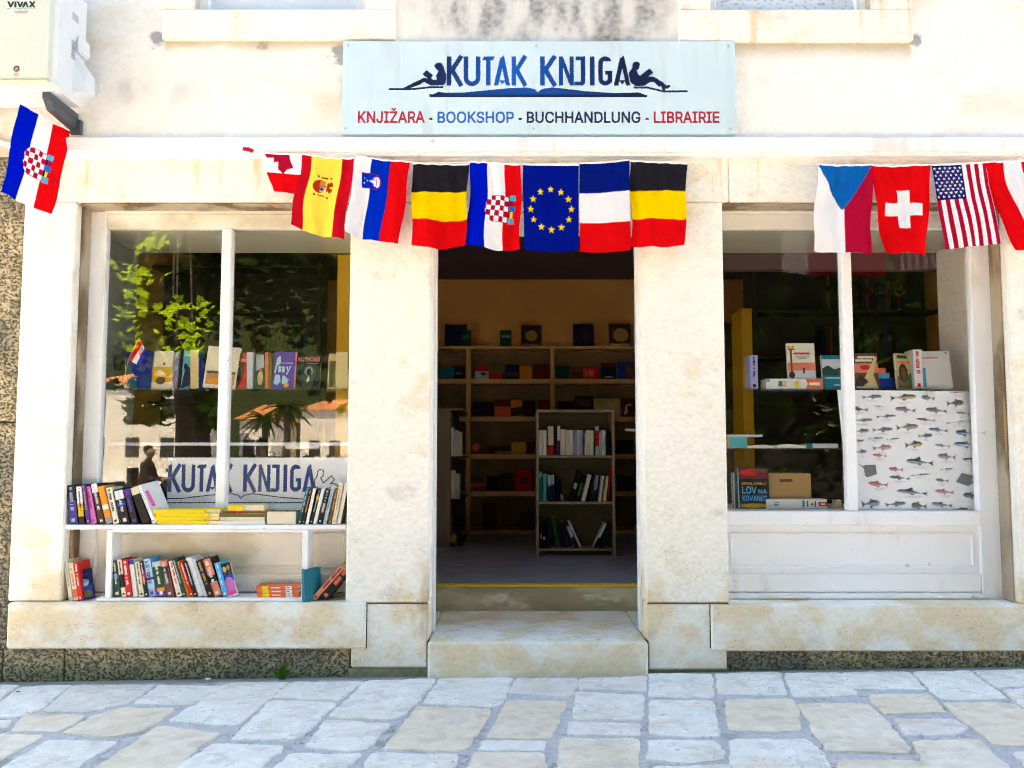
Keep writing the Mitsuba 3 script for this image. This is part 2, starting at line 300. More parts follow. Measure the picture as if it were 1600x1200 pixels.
def z7(*q): return [(.3375 * a, 1030 + .3375 * b) for a, b in q]
def z8(*q): return [(500 + .3375 * a, 1030 + .3375 * b) for a, b in q]
def z1(*q): return [(1000 + .375 * a, 1030 + .375 * b) for a, b in q]
W_, B_, G_ = 'paving_white', 'paving_beige', 'paving_grey'
STONES = [
    (W_, z7((-200, 122), (85, 124), (-20, 190), (-200, 220))), (W_, z7((100, 130), (330, 122), (185, 235), (100, 268), (-200, 268), (-200, 235), (0, 205))), (G_, z7((345, 124), (715, 120), (605, 203), (430, 240), (380, 248), (195, 243))),
    (W_, z7((735, 122), (1040, 124), (880, 212), (630, 205))), (W_, z7((1060, 112), (1330, 114), (1100, 306), (910, 303), (788, 285))), (W_, [(454, 1067), (566, 1066), (530, 1095), (427, 1091)]), (W_, [(424, 1094), (527, 1098), (482, 1140), (462, 1156), (439, 1158), (363, 1157)]),
    (W_, z8((218, 102), (540, 90), (400, 255), (340, 283), (42, 268))), (W_, z8((562, 90), (890, 86), (840, 212), (780, 224), (475, 205))), (G_, z8((908, 92), (1192, 92), (1178, 165), (1150, 178), (872, 160))), (G_, z8((1208, 94), (1512, 82), (1508, 152), (1202, 143))),
    (W_, z1((40, 62), (298, 62), (304, 160), (180, 158), (40, 154))), (W_, z1((312, 62), (580, 55), (610, 150), (330, 148))), (W_, z1((602, 62), (830, 58), (903, 148), (800, 158), (640, 160))), (W_, z1((842, 58), (1118, 54), (1188, 130), (890, 127))),
    (W_, z1((1134, 54), (1368, 50), (1535, 170), (1260, 171), (1207, 130))), (W_, z1((1388, 50), (1700, 46), (1700, 105), (1490, 118))), (W_, z1((1512, 130), (1700, 117), (1700, 225), (1610, 205))),
    (B_, z7((-200, 348), (200, 354), (0, 466), (-200, 540))), (B_, z7((112, 258), (385, 262), (360, 295), (260, 338), (52, 334))), (G_, z7((-200, 285), (60, 284), (30, 320), (-200, 335))), (B_, z7((560, 224), (812, 230), (640, 343), (500, 363), (290, 345), (430, 267))), (W_, z7((232, 374), (533, 386), (380, 480), (270, 570), (-90, 570))),
    (B_, z7((732, 312), (1012, 346), (880, 438), (740, 570), (350, 570))), (W_, z7((992, 392), (1308, 402), (1300, 430), (1240, 460), (1190, 530), (1150, 600), (750, 600), (830, 492))), (W_, [(511, 1126), (614, 1130), (571, 1172), (540, 1174), (474, 1167)]), (W_, [(453, 1179), (564, 1178), (545, 1198), (525, 1222), (405, 1222)]),
    (B_, z8((452, 222), (788, 237), (760, 300), (670, 418), (620, 428), (292, 418))), (W_, z8((238, 437), (636, 447), (610, 520), (580, 600), (150, 600))), (B_, z8((870, 187), (1142, 197), (1062, 368), (775, 363))), (W_, z8((748, 373), (1042, 382), (1042, 424), (738, 424))), (B_, z8((720, 437), (1038, 437), (1030, 600), (630, 600))),
    (W_, z8((1187, 152), (1498, 167), (1488, 283), (1172, 278))), (G_, z8((1162, 292), (1478, 302), (1473, 357), (1152, 347))), (B_, z8((1117, 364), (1473, 372), (1473, 600), (1090, 600))), (W_, z1((42, 172), (303, 177), (328, 323), (190, 323), (42, 308))), (W_, z1((32, 337), (310, 342), (348, 385), (348, 418), (190, 437), (32, 412))), (W_, z1((60, 452), (380, 442), (385, 540), (50, 540))),
    (B_, z1((357, 172), (620, 167), (663, 212), (663, 295), (640, 303), (372, 298))), (W_, z1((377, 337), (708, 337), (788, 440), (810, 540), (400, 540))), (B_, z1((662, 187), (940, 187), (1000, 232), (1118, 370), (1108, 393), (782, 383))), (B_, z1((952, 150), (1208, 152), (1268, 223), (1022, 230))), (G_, z1((1057, 252), (1310, 252), (1358, 290), (1300, 323), (1112, 318))),
    (B_, z1((1133, 342), (1408, 337), (1558, 470), (1590, 540), (1250, 540))), (B_, z1((832, 422), (1148, 422), (1208, 470), (1230, 540), (805, 540))), (B_, z1((1263, 182), (1560, 187), (1700, 285), (1700, 368), (1482, 358))), (W_, z1((1562, 392), (1720, 387), (1720, 475), (1610, 445)))]
def stone_slab(key, pts, bsdf, seed):
    r = np.random.default_rng(seed)
    pg = Polygon([GP(*q) for q in pts]).buffer(-.012, quad_segs=3).buffer(.019, join_style=1, quad_segs=3)
    L = pg.exterior.length; n = max(30, int(L / .022)); q = np.array([pg.exterior.interpolate(k * L / n).coords[0] for k in range(n)])
    if pg.exterior.is_ccw is False: q = q[::-1]
    c = q.mean(0); d = q - c; ln = np.linalg.norm(d, axis=1, keepdims=True); d /= ln
    w = .6 * (meshkit.fbm(np.c_[q * 9, np.full(n, seed)], 3) - .5) + .5 * (meshkit.noise(np.c_[q * 34, np.full(n, seed)]) - .5)
    q = q + d * (w[:, None] * .036); h = .002 + .005 * r.random(); tx, ty = r.normal(0, .003, 2)
    def ring(off, z):
        p = q - d * off; return np.c_[p, [ground_z(a) + z + (tx * (a - c[0]) + ty * (b - c[1])) * (z > 0) for a, b in p]]
    A, Bq, C_ = ring(0, -.008), ring(.004, h * .6), ring(.014, h)
    D = q - d * ln * .5; Dz = np.array([ground_z(a) + h + .001 + tx * (a - c[0]) + ty * (b - c[1]) + .003 * (meshkit.noise(np.array([a * 8, b * 8, seed])) - .5) for a, b in D])
    v = np.vstack([A, Bq, C_, np.c_[D, Dz], [[c[0], c[1], ground_z(c[0]) + h]]])
    f = []
    for k in range(n):
        e = (k + 1) % n
        for s in range(3): f += [[s * n + k, s * n + e, (s + 1) * n + e], [s * n + k, (s + 1) * n + e, (s + 1) * n + k]]
        f.append([3 * n + k, 3 * n + e, 4 * n])
    MB().add(v, f).build(key, bsdf, 40)
for k, (b, pts) in enumerate(STONES): stone_slab(part('pavement', 'stone'), pts, b, k)

# ------------------------------------------------------------------ the shop building
SB = thing('shop_building', 'cream stone bookshop building with two shop windows and an open doorway', 'building')
WT = .75                                    # thickness of the old stone wall
xP0 = X(25); w1a, w1b = X(107), X(544); da, db = X(671, 0, 725), X(1008, 0, 725); w2a, w2b = X(1134), X(1582)
zL = Z(315); zC0, zC1 = Z(244, -.06), Z(213, -.06); ROOF = 5.3
zSt, zSb, zSt2 = Z(942, -.03, 300), Z(1014, -.03, 300), Z(946, -.03, 1300)
zDk, zStep, zFloor = .80, Z(1003, -.05), Z(914, .82)
gz = -.12
# piers beside the openings, stone, with base blocks
zPb = Z(943)
def pier(x0, x1, base=True):
    if base:
        solid(part(SB, 'pier'), 'stone', (x0, x1, 0, WT, zPb + .002, zL - .002), b=.007)
        solid(part(SB, 'pier_base'), 'stone', (x0 - .004, x1 + .004, -.006, WT, gz, zPb - .002), b=.008)
    else: solid(part(SB, 'pier'), 'stone', (x0, x1, 0, WT, zSt + .003 if x0 < 0 else zSt2 + .003, zL - .002), b=.007)
pier(xP0, w1a, False)
for a, b, c, d in ((w1b, da, w1b, da - .2), (db, w2a, db + .2, w2a)):
    m = MB(); m.box(a, b, 0, .2, zPb + .002, zL - .002, b=.007); m.box(c, d, .2005, WT, gz, zL - .002, b=.004); m.build(part(SB, 'pier'), 'stone')
pier(w2b, 3.6, False)
solid(part(SB, 'pier_base'), 'stone', (X(549, 0, 990), da - .002, -.008, .2, Z(1043), zPb - .002), b=.008)
solid(part(SB, 'pier_base'), 'stone', (db + .002, X(1135, 0, 990), -.008, .2, Z(1046), zPb - .002), b=.008)
solid(part(SB, 'footing'), 'pitted', (X(550), X(1132), .006, WT, -.3, Z(1044) - .002))
# lintels
for a, b in ((xP0, (w1b + da) / 2), ((w1b + da) / 2 + .003, X(1138, 0, 280)), (X(1138, 0, 280) + .003, 3.6)):
    solid(part(SB, 'lintel'), 'stone', (a, b, 0, WT, zL, zC0 + .02), b=.005)
# sills
s1 = solid(part(SB, 'window_sill'), 'stone', (X(10, -.03, 980), X(571, -.03, 980), -.03, WT, zSb, zSt), b=.009)
s2 = solid(part(SB, 'window_sill'), 'stone', (X(1112, -.03, 980), 3.6, -.03, WT, Z(1018, -.03, 1300), Z(946, -.03, 1300)), b=.009)
zSt2 = Z(946, -.03, 1300)
# pitted stone: plinths and the rough corner at the left
def pitted(key, x0, x1, z0, z1, y, seed, res=.0024, depth=.010):
    nx, nz = int((x1 - x0) / res) + 2, int((z1 - z0) / res) + 2
    xs, zs = np.meshgrid(np.linspace(x0, x1, nx), np.linspace(z0, z1, nz), indexing='ij')
    p = np.stack([xs * 118, zs * 165, np.full_like(xs, seed)], -1)
    a = meshkit.noise(p, seed) * .65 + meshkit.noise(p * 2.1, seed + 5) * .35
    pit = np.clip((a - .50) / .14, 0, 1); pit = pit * pit * (3 - 2 * pit)
    yy = y + depth * pit + .004 * (meshkit.fbm(p * .12, 3, seed) - .5) + .002 * meshkit.noise(p * 3, seed + 9)
    edge = np.minimum(np.minimum(xs - x0, x1 - xs), np.minimum(zs - z0, z1 - zs)); yy += .008 * np.clip(1 - edge / .008, 0, 1)
    v = np.stack([xs, yy, zs], -1).reshape(-1, 3)
    i, j = np.meshgrid(np.arange(nx - 1), np.arange(nz - 1), indexing='ij')
    q = np.stack([i * nz + j, (i + 1) * nz + j, (i + 1) * nz + j + 1, i * nz + j + 1], -1).reshape(-1, 4)
    m = MB().add(v, q); m.box(x0, x1, y + .03, y + .5, z0, z1)
    m.add([[x0, y + .008, z0], [x0, y + .03, z0], [x0, y + .03, z1], [x0, y + .008, z1], [x1, y + .008, z0], [x1, y + .03, z0], [x1, y + .03, z1], [x1, y + .008, z1]], [[0, 1, 2, 3], [4, 7, 6, 5], [1, 0, 4, 5], [3, 2, 6, 7]])
    m.build(key, 'pitted')
pitted(part(SB, 'plinth'), xP0 - .02, X(100, .02, 1040), -.2, zSb - .002, .012, 3)
pitted(part(SB, 'plinth'), X(100, .02, 1040) + .004, X(547, .02, 1040), -.2, zSb - .002, .012, 4)
pitted(part(SB, 'plinth'), X(1134, .02, 1040), 2.75, -.12, Z(1018, -.03, 1300) - .002, .012, 8)
x = -3.0
pitted(part(SB, 'corner_stone'), -3.0, xP0 - .004, zSb - .01, 1.25, .012, 11)
pitted(part(SB, 'corner_stone'), -3.0, xP0 - .004, 1.254, Z(232), .012, 12)
pitted(part(SB, 'corner_stone'), -3.0, xP0 - .024, -.25, zSb - .014, .012, 13)
# upper wall: plaster with two window openings
u1a, u1b, u2a, u2b = X(305, 0, 10), X(572, 0, 10), X(1108, 0, 10), X(1360, 0, 10)
zU = Z(17); zUt = zU + 1.5
m = MB()
for q in ((-3.0, u1a, zC0, ROOF), (u1a, u1b, zC0, zU), (u1a, u1b, zUt, ROOF), (u1b, u2a, zC0, ROOF), (u2a, u2b, zC0, zU), (u2a, u2b, zUt, ROOF), (u2b, 3.6, zC0, ROOF)):
    m.box(q[0], q[1], .003, .45, q[2] + .02, q[3])
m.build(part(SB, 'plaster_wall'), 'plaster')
m = MB(); m.box(X(60, -.06), 3.6, -.06, .06, zC0 + .024, zC1, b=.008); m.box(X(60, -.06), 3.6, -.045, .06, zC0 + .006, zC0 + .026, b=.004); m.build(part(SB, 'string_course'), 'white_paint')
m = MB(); m.box(-3.0, 3.6, -.12, 5.2, ROOF, ROOF + .12); m.add([[-3.1, -.2, ROOF + .12], [3.7, -.2, ROOF + .12], [3.7, 5.4, ROOF + .12], [-3.1, 5.4, ROOF + .12], [-1.5, 2.6, ROOF + 1.3], [2.0, 2.6, ROOF + 1.3]], [[0, 1, 5, 4], [2, 3, 4, 5], [1, 2, 5, 5], [3, 0, 4, 4]])
m.build(part(SB, 'roof'), 'roof_tile')
for a, b, pa, pb, pz in ((u1a, u1b, 253, 617, 60), (u2a, u2b, 1062, 1427, 63)):
    W = part(SB, 'upper_window'); xa, xb, zb = X(pa, -.03, 40), X(pb, -.03, 40), Z(pz, -.03)
    zj = Z(14, -.03)
    solid(part(W, 'sill_stone'), 'stone', (xa, xb, -.03, .2, zb, zU if False else zj), b=.006)
    solid(part(W, 'jamb_stone'), 'stone', (xa, a, -.028, .2, zj + .003, zUt + .15), b=.005)
    solid(part(W, 'jamb_stone'), 'stone', (b, xb, -.028, .2, zj + .003, zUt + .15), b=.005)
    solid(part(W, 'shutter'), 'shutter', (a, b, .10, .14, zj + .04, zUt))
    solid(part(W, 'frame'), 'white_paint', (a, a + .05, .06, .16, zj + .001, zUt), (b - .05, b, .06, .16, zj + .001, zUt), (a + .05, b - .05, .07, .15, zj + .001, zj + .05))
# the room behind
m = MB(); m.box(-2.95, 3.4, 4.45, 4.6, -.2, 2.95); m.box(-3.0, -2.9, WT, 4.45, -.2, 2.95); m.box(3.3, 3.4, WT, 4.45, -.2, 2.95)
m.build(part(SB, 'room_wall'), 'room_wall')
solid(part(SB, 'ceiling'), 'beam', (-3.0, 3.4, WT - .2, 4.6, 2.85, 3.0))
solid(part(SB, 'floor'), 'room_floor', (-3.0, 3.4, .83, 4.6, zFloor - .2, zFloor))
m = MB(); m.box(-3.0, 3.4, 4.601, 5.2, -.3, ROOF); m.box(-3.0, -2.9, .45, 4.6, 3.001, ROOF); m.box(3.3, 3.4, .45, 4.6, 3.001, ROOF); m.build(part(SB, 'rear_wall'), 'plaster')
# inner facings of the thick wall
m = MB()
for a, b in ((-3.0, xP0), ): m.box(a, b, .5, WT, -.3, zC0)
m.build(part(SB, 'inner_wall'), 'room_wall')
# window niches: display deck and the wall under it
for a, b in ((w1a, w1b), (w2a, w2b)):
    solid(part(SB, 'display_deck'), 'panel_paint', (a + .003, b - .003, .215, WT + .05, zSt - .02 if a < 0 else zSt2 - .02, zDk))

def shop_window(a, b, zs, glass_l, glass_r, mul, panel_bsdf, left):
    W = part(SB, 'shop_window'); zr0, zr1 = Z(822, .14), Z(799, .14); zt0, zt1 = Z(356, .14), Z(334, .14)
    y0, y1 = .15, .205
    # box stiles stand in the reveal; on the far side the frame is let into the stone
    solid(part(W, 'stile'), 'white_paint', (a + .003, glass_l, y0, y1, zs, zL - .003), b=.003)
    solid(part(W, 'stile'), 'white_paint', (glass_r, b - .003, y0, y1, zs, zL - .003), b=.003)
    solid(part(W, 'top_rail'), 'panel_paint', (glass_l + .001, glass_r - .001, y0 + .002, y1, zt0, zt1), (glass_l + .001, glass_r - .001, y0 - .025, y1, zt1 + .001, zt1 + .018), b=.003)  # dingier paint on this rail stands in for shade under the lintel
    solid(part(W, 'head_board'), 'weathered_shade', (glass_l + .001, glass_r - .001, y0 + .01, y1, zt1 + .02, zL - .003), b=.003)
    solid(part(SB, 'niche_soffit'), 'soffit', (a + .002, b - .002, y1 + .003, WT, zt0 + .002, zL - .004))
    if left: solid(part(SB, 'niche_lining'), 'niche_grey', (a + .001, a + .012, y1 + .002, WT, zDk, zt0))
    solid(part(SB, 'lintel_shade_board'), 'weathered_shade', (a + .013, b - .013, .015, .149, zL - .014, zL - .003))  # added dark board: shade and grime of the lintel underside as colour
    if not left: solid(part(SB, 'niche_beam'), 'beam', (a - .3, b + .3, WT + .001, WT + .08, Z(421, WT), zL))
    solid(part(W, 'bottom_rail'), 'white_paint', (glass_l + .001, glass_r - .001, y0 - .012, y1, zr0, zr1), b=.004)
    solid(part(W, 'mullion'), 'white_paint', (mul - .027, mul + .027, y0 - .008, y1, zr1 + .001, zt0 - .001), b=.008)
    for q0, q1 in ((glass_l, mul - .027), (mul + .027, glass_r)):
        MB().quad([q0 + .001, y0 + .03, zr1 + .001], [q1 - .001, y0 + .03, zr1 + .001], [q1 - .001, y0 + .03, zt0 - .001], [q0 + .001, y0 + .03, zt0 - .001]).build(part(W, 'pane'), 'pane')
    zp0, zp1 = Z(888, .16), Z(832, .16)
    pa, pb = glass_l + .045, glass_r - .03
    m = MB()
    m.box(a + .004, b - .004, y0 + .025, y1, zs, zr0 - .001)
    m.box(glass_l + .002, glass_r - .002, y0 + .004, y0 + .026, Z(925, .15), Z(897, .15), b=.004)
    m.box(glass_l + .002, glass_r - .002, y0 - .012, y0 + .026, zs + .001, Z(927, .15), b=.006)
    m.build(part(W, 'panel'), panel_bsdf)
    m = MB(); t = .012
    for q in ((pa, pb, zp1 - t, zp1), (pa, pb, zp0, zp0 + t), (pa, pa + t, zp0 + t, zp1 - t), (pb - t, pb, zp0 + t, zp1 - t)): m.box(q[0], q[1], y0 + .012, y0 + .026, q[2], q[3], b=.004)
    m.build(part(W, 'panel_moulding'), panel_bsdf)
    return W
gl1, gr2 = X(163, .15, 450), X(1517, .15, 450)
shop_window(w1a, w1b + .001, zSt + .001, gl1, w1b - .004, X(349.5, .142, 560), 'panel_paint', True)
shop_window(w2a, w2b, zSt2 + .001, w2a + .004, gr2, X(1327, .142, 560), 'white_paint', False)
# wooden outer lining of the reveals, grey and weathered
solid(part(SB, 'reveal_lining'), 'weathered_shade', (w1a + .0005, w1a + .012, .06, .149, zSt + .002, zL - .004))
solid(part(SB, 'reveal_lining'), 'weathered_shade', (w2b - .012, w2b - .0005, .05, .149, zSt2 + .002, zL - .004))
# doorway
solid(part(SB, 'doorstep'), 'stone', (X(668, -.05, 1020), X(1013, -.05, 1020), -.05, .82, -.2, zStep), b=.012)
solid(part(SB, 'step_base'), 'stone', (da - .21, X(668, -.05, 1020) - .002, .2005, .82, -.2, zStep - .001)); solid(part(SB, 'step_base'), 'stone', (X(1013, -.05, 1020) + .002, db + .21, .2005, .82, -.2, zStep - .001))
solid(part(SB, 'upper_step'), 'old_stone', (da - .15, db + .15, .8, .85, zStep - .02, Z(917, .81)), b=.006)
solid(part(SB, 'threshold_strip'), 'yellow_strip', (da - .1, db + .1, .797, .86, Z(917, .81) + .001, zFloor + .004), b=.003)
fz = zStep + .001
dfl, dfr = X(680, .2, 900), X(998, .2, 900)
DF = part(SB, 'door_frame')
solid(DF, 'white_paint', (da - .02, dfl, .19, .26, fz, zL - .004), (dfr, db + .02, .19, .26, fz, zL - .004), (dfl, dfr, .19, .26, zL - .07, zL - .004), b=.004)
for q in ((X(571, -.03, 980) + .0005, X(571, -.03, 980) + .005, -.012, .01, zSb, zPb - .003), (X(1112, -.03, 980) - .005, X(1112, -.03, 980) - .0005, -.012, .01, zSb, zPb - .003), (w1b + .004, da - .004, -.003, .01, zPb - .0019, zPb + .0019), (db + .004, w2a - .004, -.003, .01, zPb - .0019, zPb + .0019),
          (X(668, -.05, 1020) - .006, X(668, -.05, 1020) - .0005, -.014, .05, -.12, zStep - .004), (X(1013, -.05, 1020) + .0005, X(1013, -.05, 1020) + .006, -.014, .05, -.12, zStep - .004)):
    solid(part(SB, 'joint'), 'joint_dirt_shade', q, b=0)  # strips coloured dark for joint dirt and recess shadow together
# the open door leaf along the right jamb
DL = part(SB, 'door_leaf')
m = MB(); m.box(0, .045, 0, .8, zFloor + .01, zL - .1, b=.004); m.xf(tr(dfr + .018, .265, 0) @ rot([0, 0, 1], -9)); m.build(part(DL, 'panel'), 'white_paint')
hz = Z(672, .95); hx = X(978, .95, 672)
MB().tube([[dfr + .13, .93, hz], [dfr + .07, .93, hz], [hx, .95, hz + .002]], .009).build(part(DL, 'handle'), 'metal', 40)

# ------------------------------------------------------------------ lettering and logo of the shop
def seg(pts, w): return LineString(pts).buffer(w / 2, cap_style=2, join_style=2)
S = .155
def letter(ch):
    if ch == 'K': g = unary_union([sbox(0, 0, S, 1), seg([(.12, .44), (.50, 1.02)], S), seg([(.17, .56), (.50, -.02)], S)])
    elif ch == 'U': g = sbox(0, .25, .58, 1).union(Point(.29, .27).buffer(.29)).difference(sbox(S, .27, .58 - S, 1.1).union(Point(.29, .27).buffer(.29 - S)))
    elif ch == 'T': g = Polygon([(.0, .87), (.06, 1), (.43, 1), (.37, .87)]).union(sbox(.13, 0, .13 + S, .9))
    elif ch == 'A': g = Polygon([(0, 0), (.22, .93), (.36, 1.03), (.58, 0), (.43, 0), (.30, .6), (.16, 0)]).union(Polygon([(.19, .18), (.41, .18), (.30, .04)]))
    elif ch == 'N': g = unary_union([sbox(0, 0, S, 1), sbox(.42, 0, .42 + S, 1), Polygon([(.0, 1), (.15, 1), (.575, 0), (.42, 0)])])
    elif ch == 'J': g = unary_union([sbox(.23, .12, .23 + S, 1), sbox(.05, .87, .3, 1), sbox(.0, 0, .28, .13), Point(.24, .145).buffer(.145).intersection(sbox(.24, 0, .5, .3))])
    elif ch == 'I': g = sbox(0, 0, S, 1)
    elif ch == 'G':
        o = unary_union([Point(.24, .76).buffer(.24), Point(.24, .24).buffer(.24), sbox(0, .24, .48, .76)]); i = unary_union([Point(.24, .76).buffer(.24 - S), Point(.24, .24).buffer(.24 - S), sbox(S, .24, .48 - S, .76)])
        g = o.difference(i).difference(sbox(.3, .5, .6, .84)).union(sbox(.48 - S, .1, .48, .5)).union(sbox(.24, .38, .4, .5))
    return g
LOGO = [('K', 698, 26), ('U', 724.5, 26), ('T', 753.5, 19.5), ('A', 771.5, 25.5), ('K', 799.5, 24.5), ('K', 844, 26.5), ('N', 873.5, 23), ('J', 897.5, 17), ('I', 922, 7.2), ('G', 935, 21.5), ('A', 959, 26)]
def q5(s, ox=600, oy=70): 
    a = [float(t) for t in s.split()]; return [(ox + .125 * a[k], oy + .125 * a[k + 1]) for k in range(0, len(a), 2)]
GIRL = q5('245 530 275 528 345 490 500 415 545 425 555 432 480 370 530 318 612 385 585 418 610 440 655 442 660 412 645 398 685 322 660 318 652 300 640 298 640 280 622 265 650 235 690 222 725 240 745 285 760 330 775 370 778 440 765 485 745 508 580 510 505 465 440 505 320 545 270 547')
MAN = q5('912 212 945 220 962 245 955 275 950 300 915 322 940 370 960 392 1080 298 1130 350 1065 400 1120 398 1170 425 1250 475 1290 515 1330 502 1342 520 1310 550 1280 552 1262 578 1240 565 1225 520 1195 528 1130 465 1080 470 1015 515 905 518 845 475 822 390 825 345 865 295 868 240 885 220', 880, 70)
BOOK = q5('570 620 620 622 680 590 760 603 1000 600 1300 570 1560 545') + [(805, 138), (822, 137), (836, 140), (840, 145), (846, 140), (862, 137), (878, 138.5), (915, 143), (960, 146), (985, 145.5), (997, 144.5), (1008, 149), (1011, 149), (1011, 152), (671, 152)]
LINES = [[(608, 139.5), (640, 139.6), (650, 139.2), (672, 136.5), (693, 136.6)], [(990, 137), (1011, 137), (1037, 143.3), (1074, 142.8)]]
def logo_shapes():
    out = []
    for ch, x, w in LOGO:
        g = letter(ch); a, b, c, d = g.bounds
        out.append(('letter', affinity.affine_transform(g, [w / (c - a), 0, 0, -45.5, x - a * w / (c - a), 134])))
    return out
def grad(x):
    t = np.clip(np.abs(np.asarray(x) - 790) / 170, 0, 1)[..., None]; t = np.where(np.asarray(x)[..., None] < 790, np.clip(t * 1.6, 0, 1), t)
    return (1 - t) * np.array(col(14, 96, 200)) + t * np.array(col(10, 26, 72))

SIGN_Y = -.045
sg = thing('shop_sign', 'pale blue shop sign board with blue reader logo above the doorway', 'sign')
sx0, sx1, sz0, sz1 = X(535, SIGN_Y, 136), X(1149.5, SIGN_Y, 136), Z(209.5, SIGN_Y), Z(64, SIGN_Y)
solid(part(sg, 'board'), 'sign_board', (sx0, sx1, SIGN_Y, -.002, sz0, sz1), b=.002)
def sign_map(p):                      # photo pixel -> board x, z
    p = np.asarray(p, float); return np.stack([X(0, SIGN_Y, 136) + (p[:, 0]) * (X(1000, SIGN_Y, 136) - X(0, SIGN_Y, 136)) / 1000, sz1 + (p[:, 1] - 64) * (sz0 - sz1) / 145.5], 1)
def sign_poly(g, key, colour, d=.0015):
    m = MB()
    for h in getattr(g, 'geoms', [g]):
        me = trimesh.creation.extrude_polygon(h.simplify(.05), 1.0, engine='earcut')
        xz = sign_map(me.vertices[:, :2]); v = np.c_[xz[:, 0], SIGN_Y - .0002 - d * me.vertices[:, 2], xz[:, 1]]
        m.add(v, me.faces[:, ::-1], grad(me.vertices[:, 0]) if colour is None else colour)
    m.build(key, 'print')
for n_, g in logo_shapes(): sign_poly(g, part(sg, 'letter'), None)
sign_poly(Polygon(GIRL).buffer(0), part(sg, 'reading_girl'), None); sign_poly(Polygon(MAN).buffer(0), part(sg, 'reading_man'), None)
sign_poly(Polygon(BOOK).buffer(0), part(sg, 'open_book'), None)
for l in LINES: sign_poly(LineString(l).buffer(1.4, cap_style=2), part(sg, 'ground_line'), col(16, 34, 84))
def wide_text(txt, x0, x1, y0, y1, Y, m, c, dep=.0012, M=None, bold=True):
    """lettering that fills a rectangle of the facing plane, given in metres"""
    t = meshkit.text_mesh(txt, 1.0, 1.0, bold); b = t.bounds
    v = t.vertices.copy(); v[:, 0] = x0 + (v[:, 0] - b[0, 0]) / (b[1, 0] - b[0, 0]) * (x1 - x0); v[:, 1] = y0 + (v[:, 1] - b[0, 1]) / (b[1, 1] - b[0, 1]) * (y1 - y0)
    m.add(np.c_[v[:, 0], Y - dep * v[:, 2], v[:, 1]], t.faces, c)
def sign_text(txt, x0, x1, y0, y1, c):
    (a, zb), (b, zt) = sign_map([(x0, y1), (x1, y0)]); m = MB(); wide_text(txt, a, b, zb, zt, SIGN_Y - .0002, m, c); m.build(part(sg, 'word'), 'print')
RED_, BLU_, NAV_ = col(190, 24, 62), col(28, 108, 200), col(20, 34, 80)
for t, x0, x1, y0, c in (('KNJIŽARA', 560, 664, 169, RED_), ('-', 671, 676, 184.5, NAV_), ('BOOKSHOP', 684, 803, 174.5, BLU_), ('-', 810, 815.5, 184.5, NAV_), ('BUCHHANDLUNG', 823, 1000, 174.5, NAV_), ('-', 1008, 1013, 184.5, NAV_), ('LIBRAIRIE', 1021, 1123, 174.5, RED_)):
    sign_text(t, x0, x1, y0, 187.5 if t == '-' else 192.5, c)
for a, b in ((543, 71), (838, 71), (1139.5, 72), (541, 201), (834, 201), (1140, 202)):
    (xx, zz), = sign_map([(a, b)])
    mm = trimesh.creation.icosphere(2, .0065); mm.apply_scale([1, .5, 1]); mm.apply_translation([xx, SIGN_Y - .001, zz]); MB().mesh(mm).build(part(sg, 'screw'), 'metal', True)

# ------------------------------------------------------------------ flags
FC = dict(red=col(235, 14, 22, .8), blue=col(0, 24, 200, .8), white=(.80, .79, .82), yellow=col(255, 215, 0, .85), black=col(40, 38, 46), navy=col(10, 30, 130), crimson=col(196, 20, 60), sky=col(20, 110, 200), spain=col(220, 20, 40), sy=col(255, 232, 84, .85), sblue=col(0, 50, 210), eu=col(6, 26, 150))
def pip(poly, u, v):
    """points in polygon"""
    inside = np.zeros(u.shape, bool); n = len(poly)
    for k in range(n):
        (x0, y0), (x1, y1) = poly[k], poly[(k + 1) % n]
        hit = (y0 > v) != (y1 > v)
        with np.errstate(divide='ignore', invalid='ignore'): inside ^= hit & (u < (x1 - x0) * (v - y0) / (y1 - y0 + 1e-15) + x0)
    return inside
def star(cx, cy, rx, ry, n=5, inner=.4):
    return [(cx + rx * (1 if k % 2 == 0 else inner) * math.sin(k * math.pi / n), cy - ry * (1 if k % 2 == 0 else inner) * math.cos(k * math.pi / n)) for k in range(2 * n)]
def paint(u, v, base, layers):
    c = np.zeros(u.shape + (3,)); c[:] = FC.get(base, base) if isinstance(base, str) else base
    for mk, k in layers: c[mk] = FC[k] if isinstance(k, str) else k
    return c
def d_croatia(u, v, cu=.52, cv=.56):
    L = [(u > .34, 'white'), (u > .68, 'red')]
    sh = (np.abs(v - cv) < .155) & (u < cu + .2) & (((u - (cu - .02)) / .23) ** 2 + ((v - cv) / .165) ** 2 < 1.0) | ((np.abs(v - cv) < .155) & (u > cu - .02) & (u < cu + .2))
    L += [(sh, 'crimson')]
    ch = ((np.floor((u - cu + .23) / .086) + np.floor((v - cv + .155) / .062)) % 2 == 0)
    inner = sh & (np.abs(v - cv) < .148) & (u < cu + .19)
    L += [(inner & ch, 'white')]
    for k in range(5):
        q = (np.abs(v - (cv - .13 + .065 * k)) < .034) & (u > cu + .205) & (u < cu + .32 - .03 * (k % 2))
        L += [(q, [col(90, 190, 230), col(30, 30, 110), col(40, 120, 210), col(20, 24, 90), col(100, 180, 220)][k]), (q & (np.abs(u - cu - .26) < .025) & (k % 2 == 1), 'crimson' if k == 1 else 'yellow')]
    return paint(u, v, 'blue', L)
def d_canada(u, v):
    leaf = [(.10, .0), (.14, .12), (.30, .10), (.27, .24), (.40, .20), (.36, .40), (.50, .52), (.60, .40), (.78, .34), (.70, .18), (.66, -.1), (.2, -.1)]
    return paint(u, v, 'white', [(pip(leaf, u, v), 'crimson'), (v > .5, 'red')])
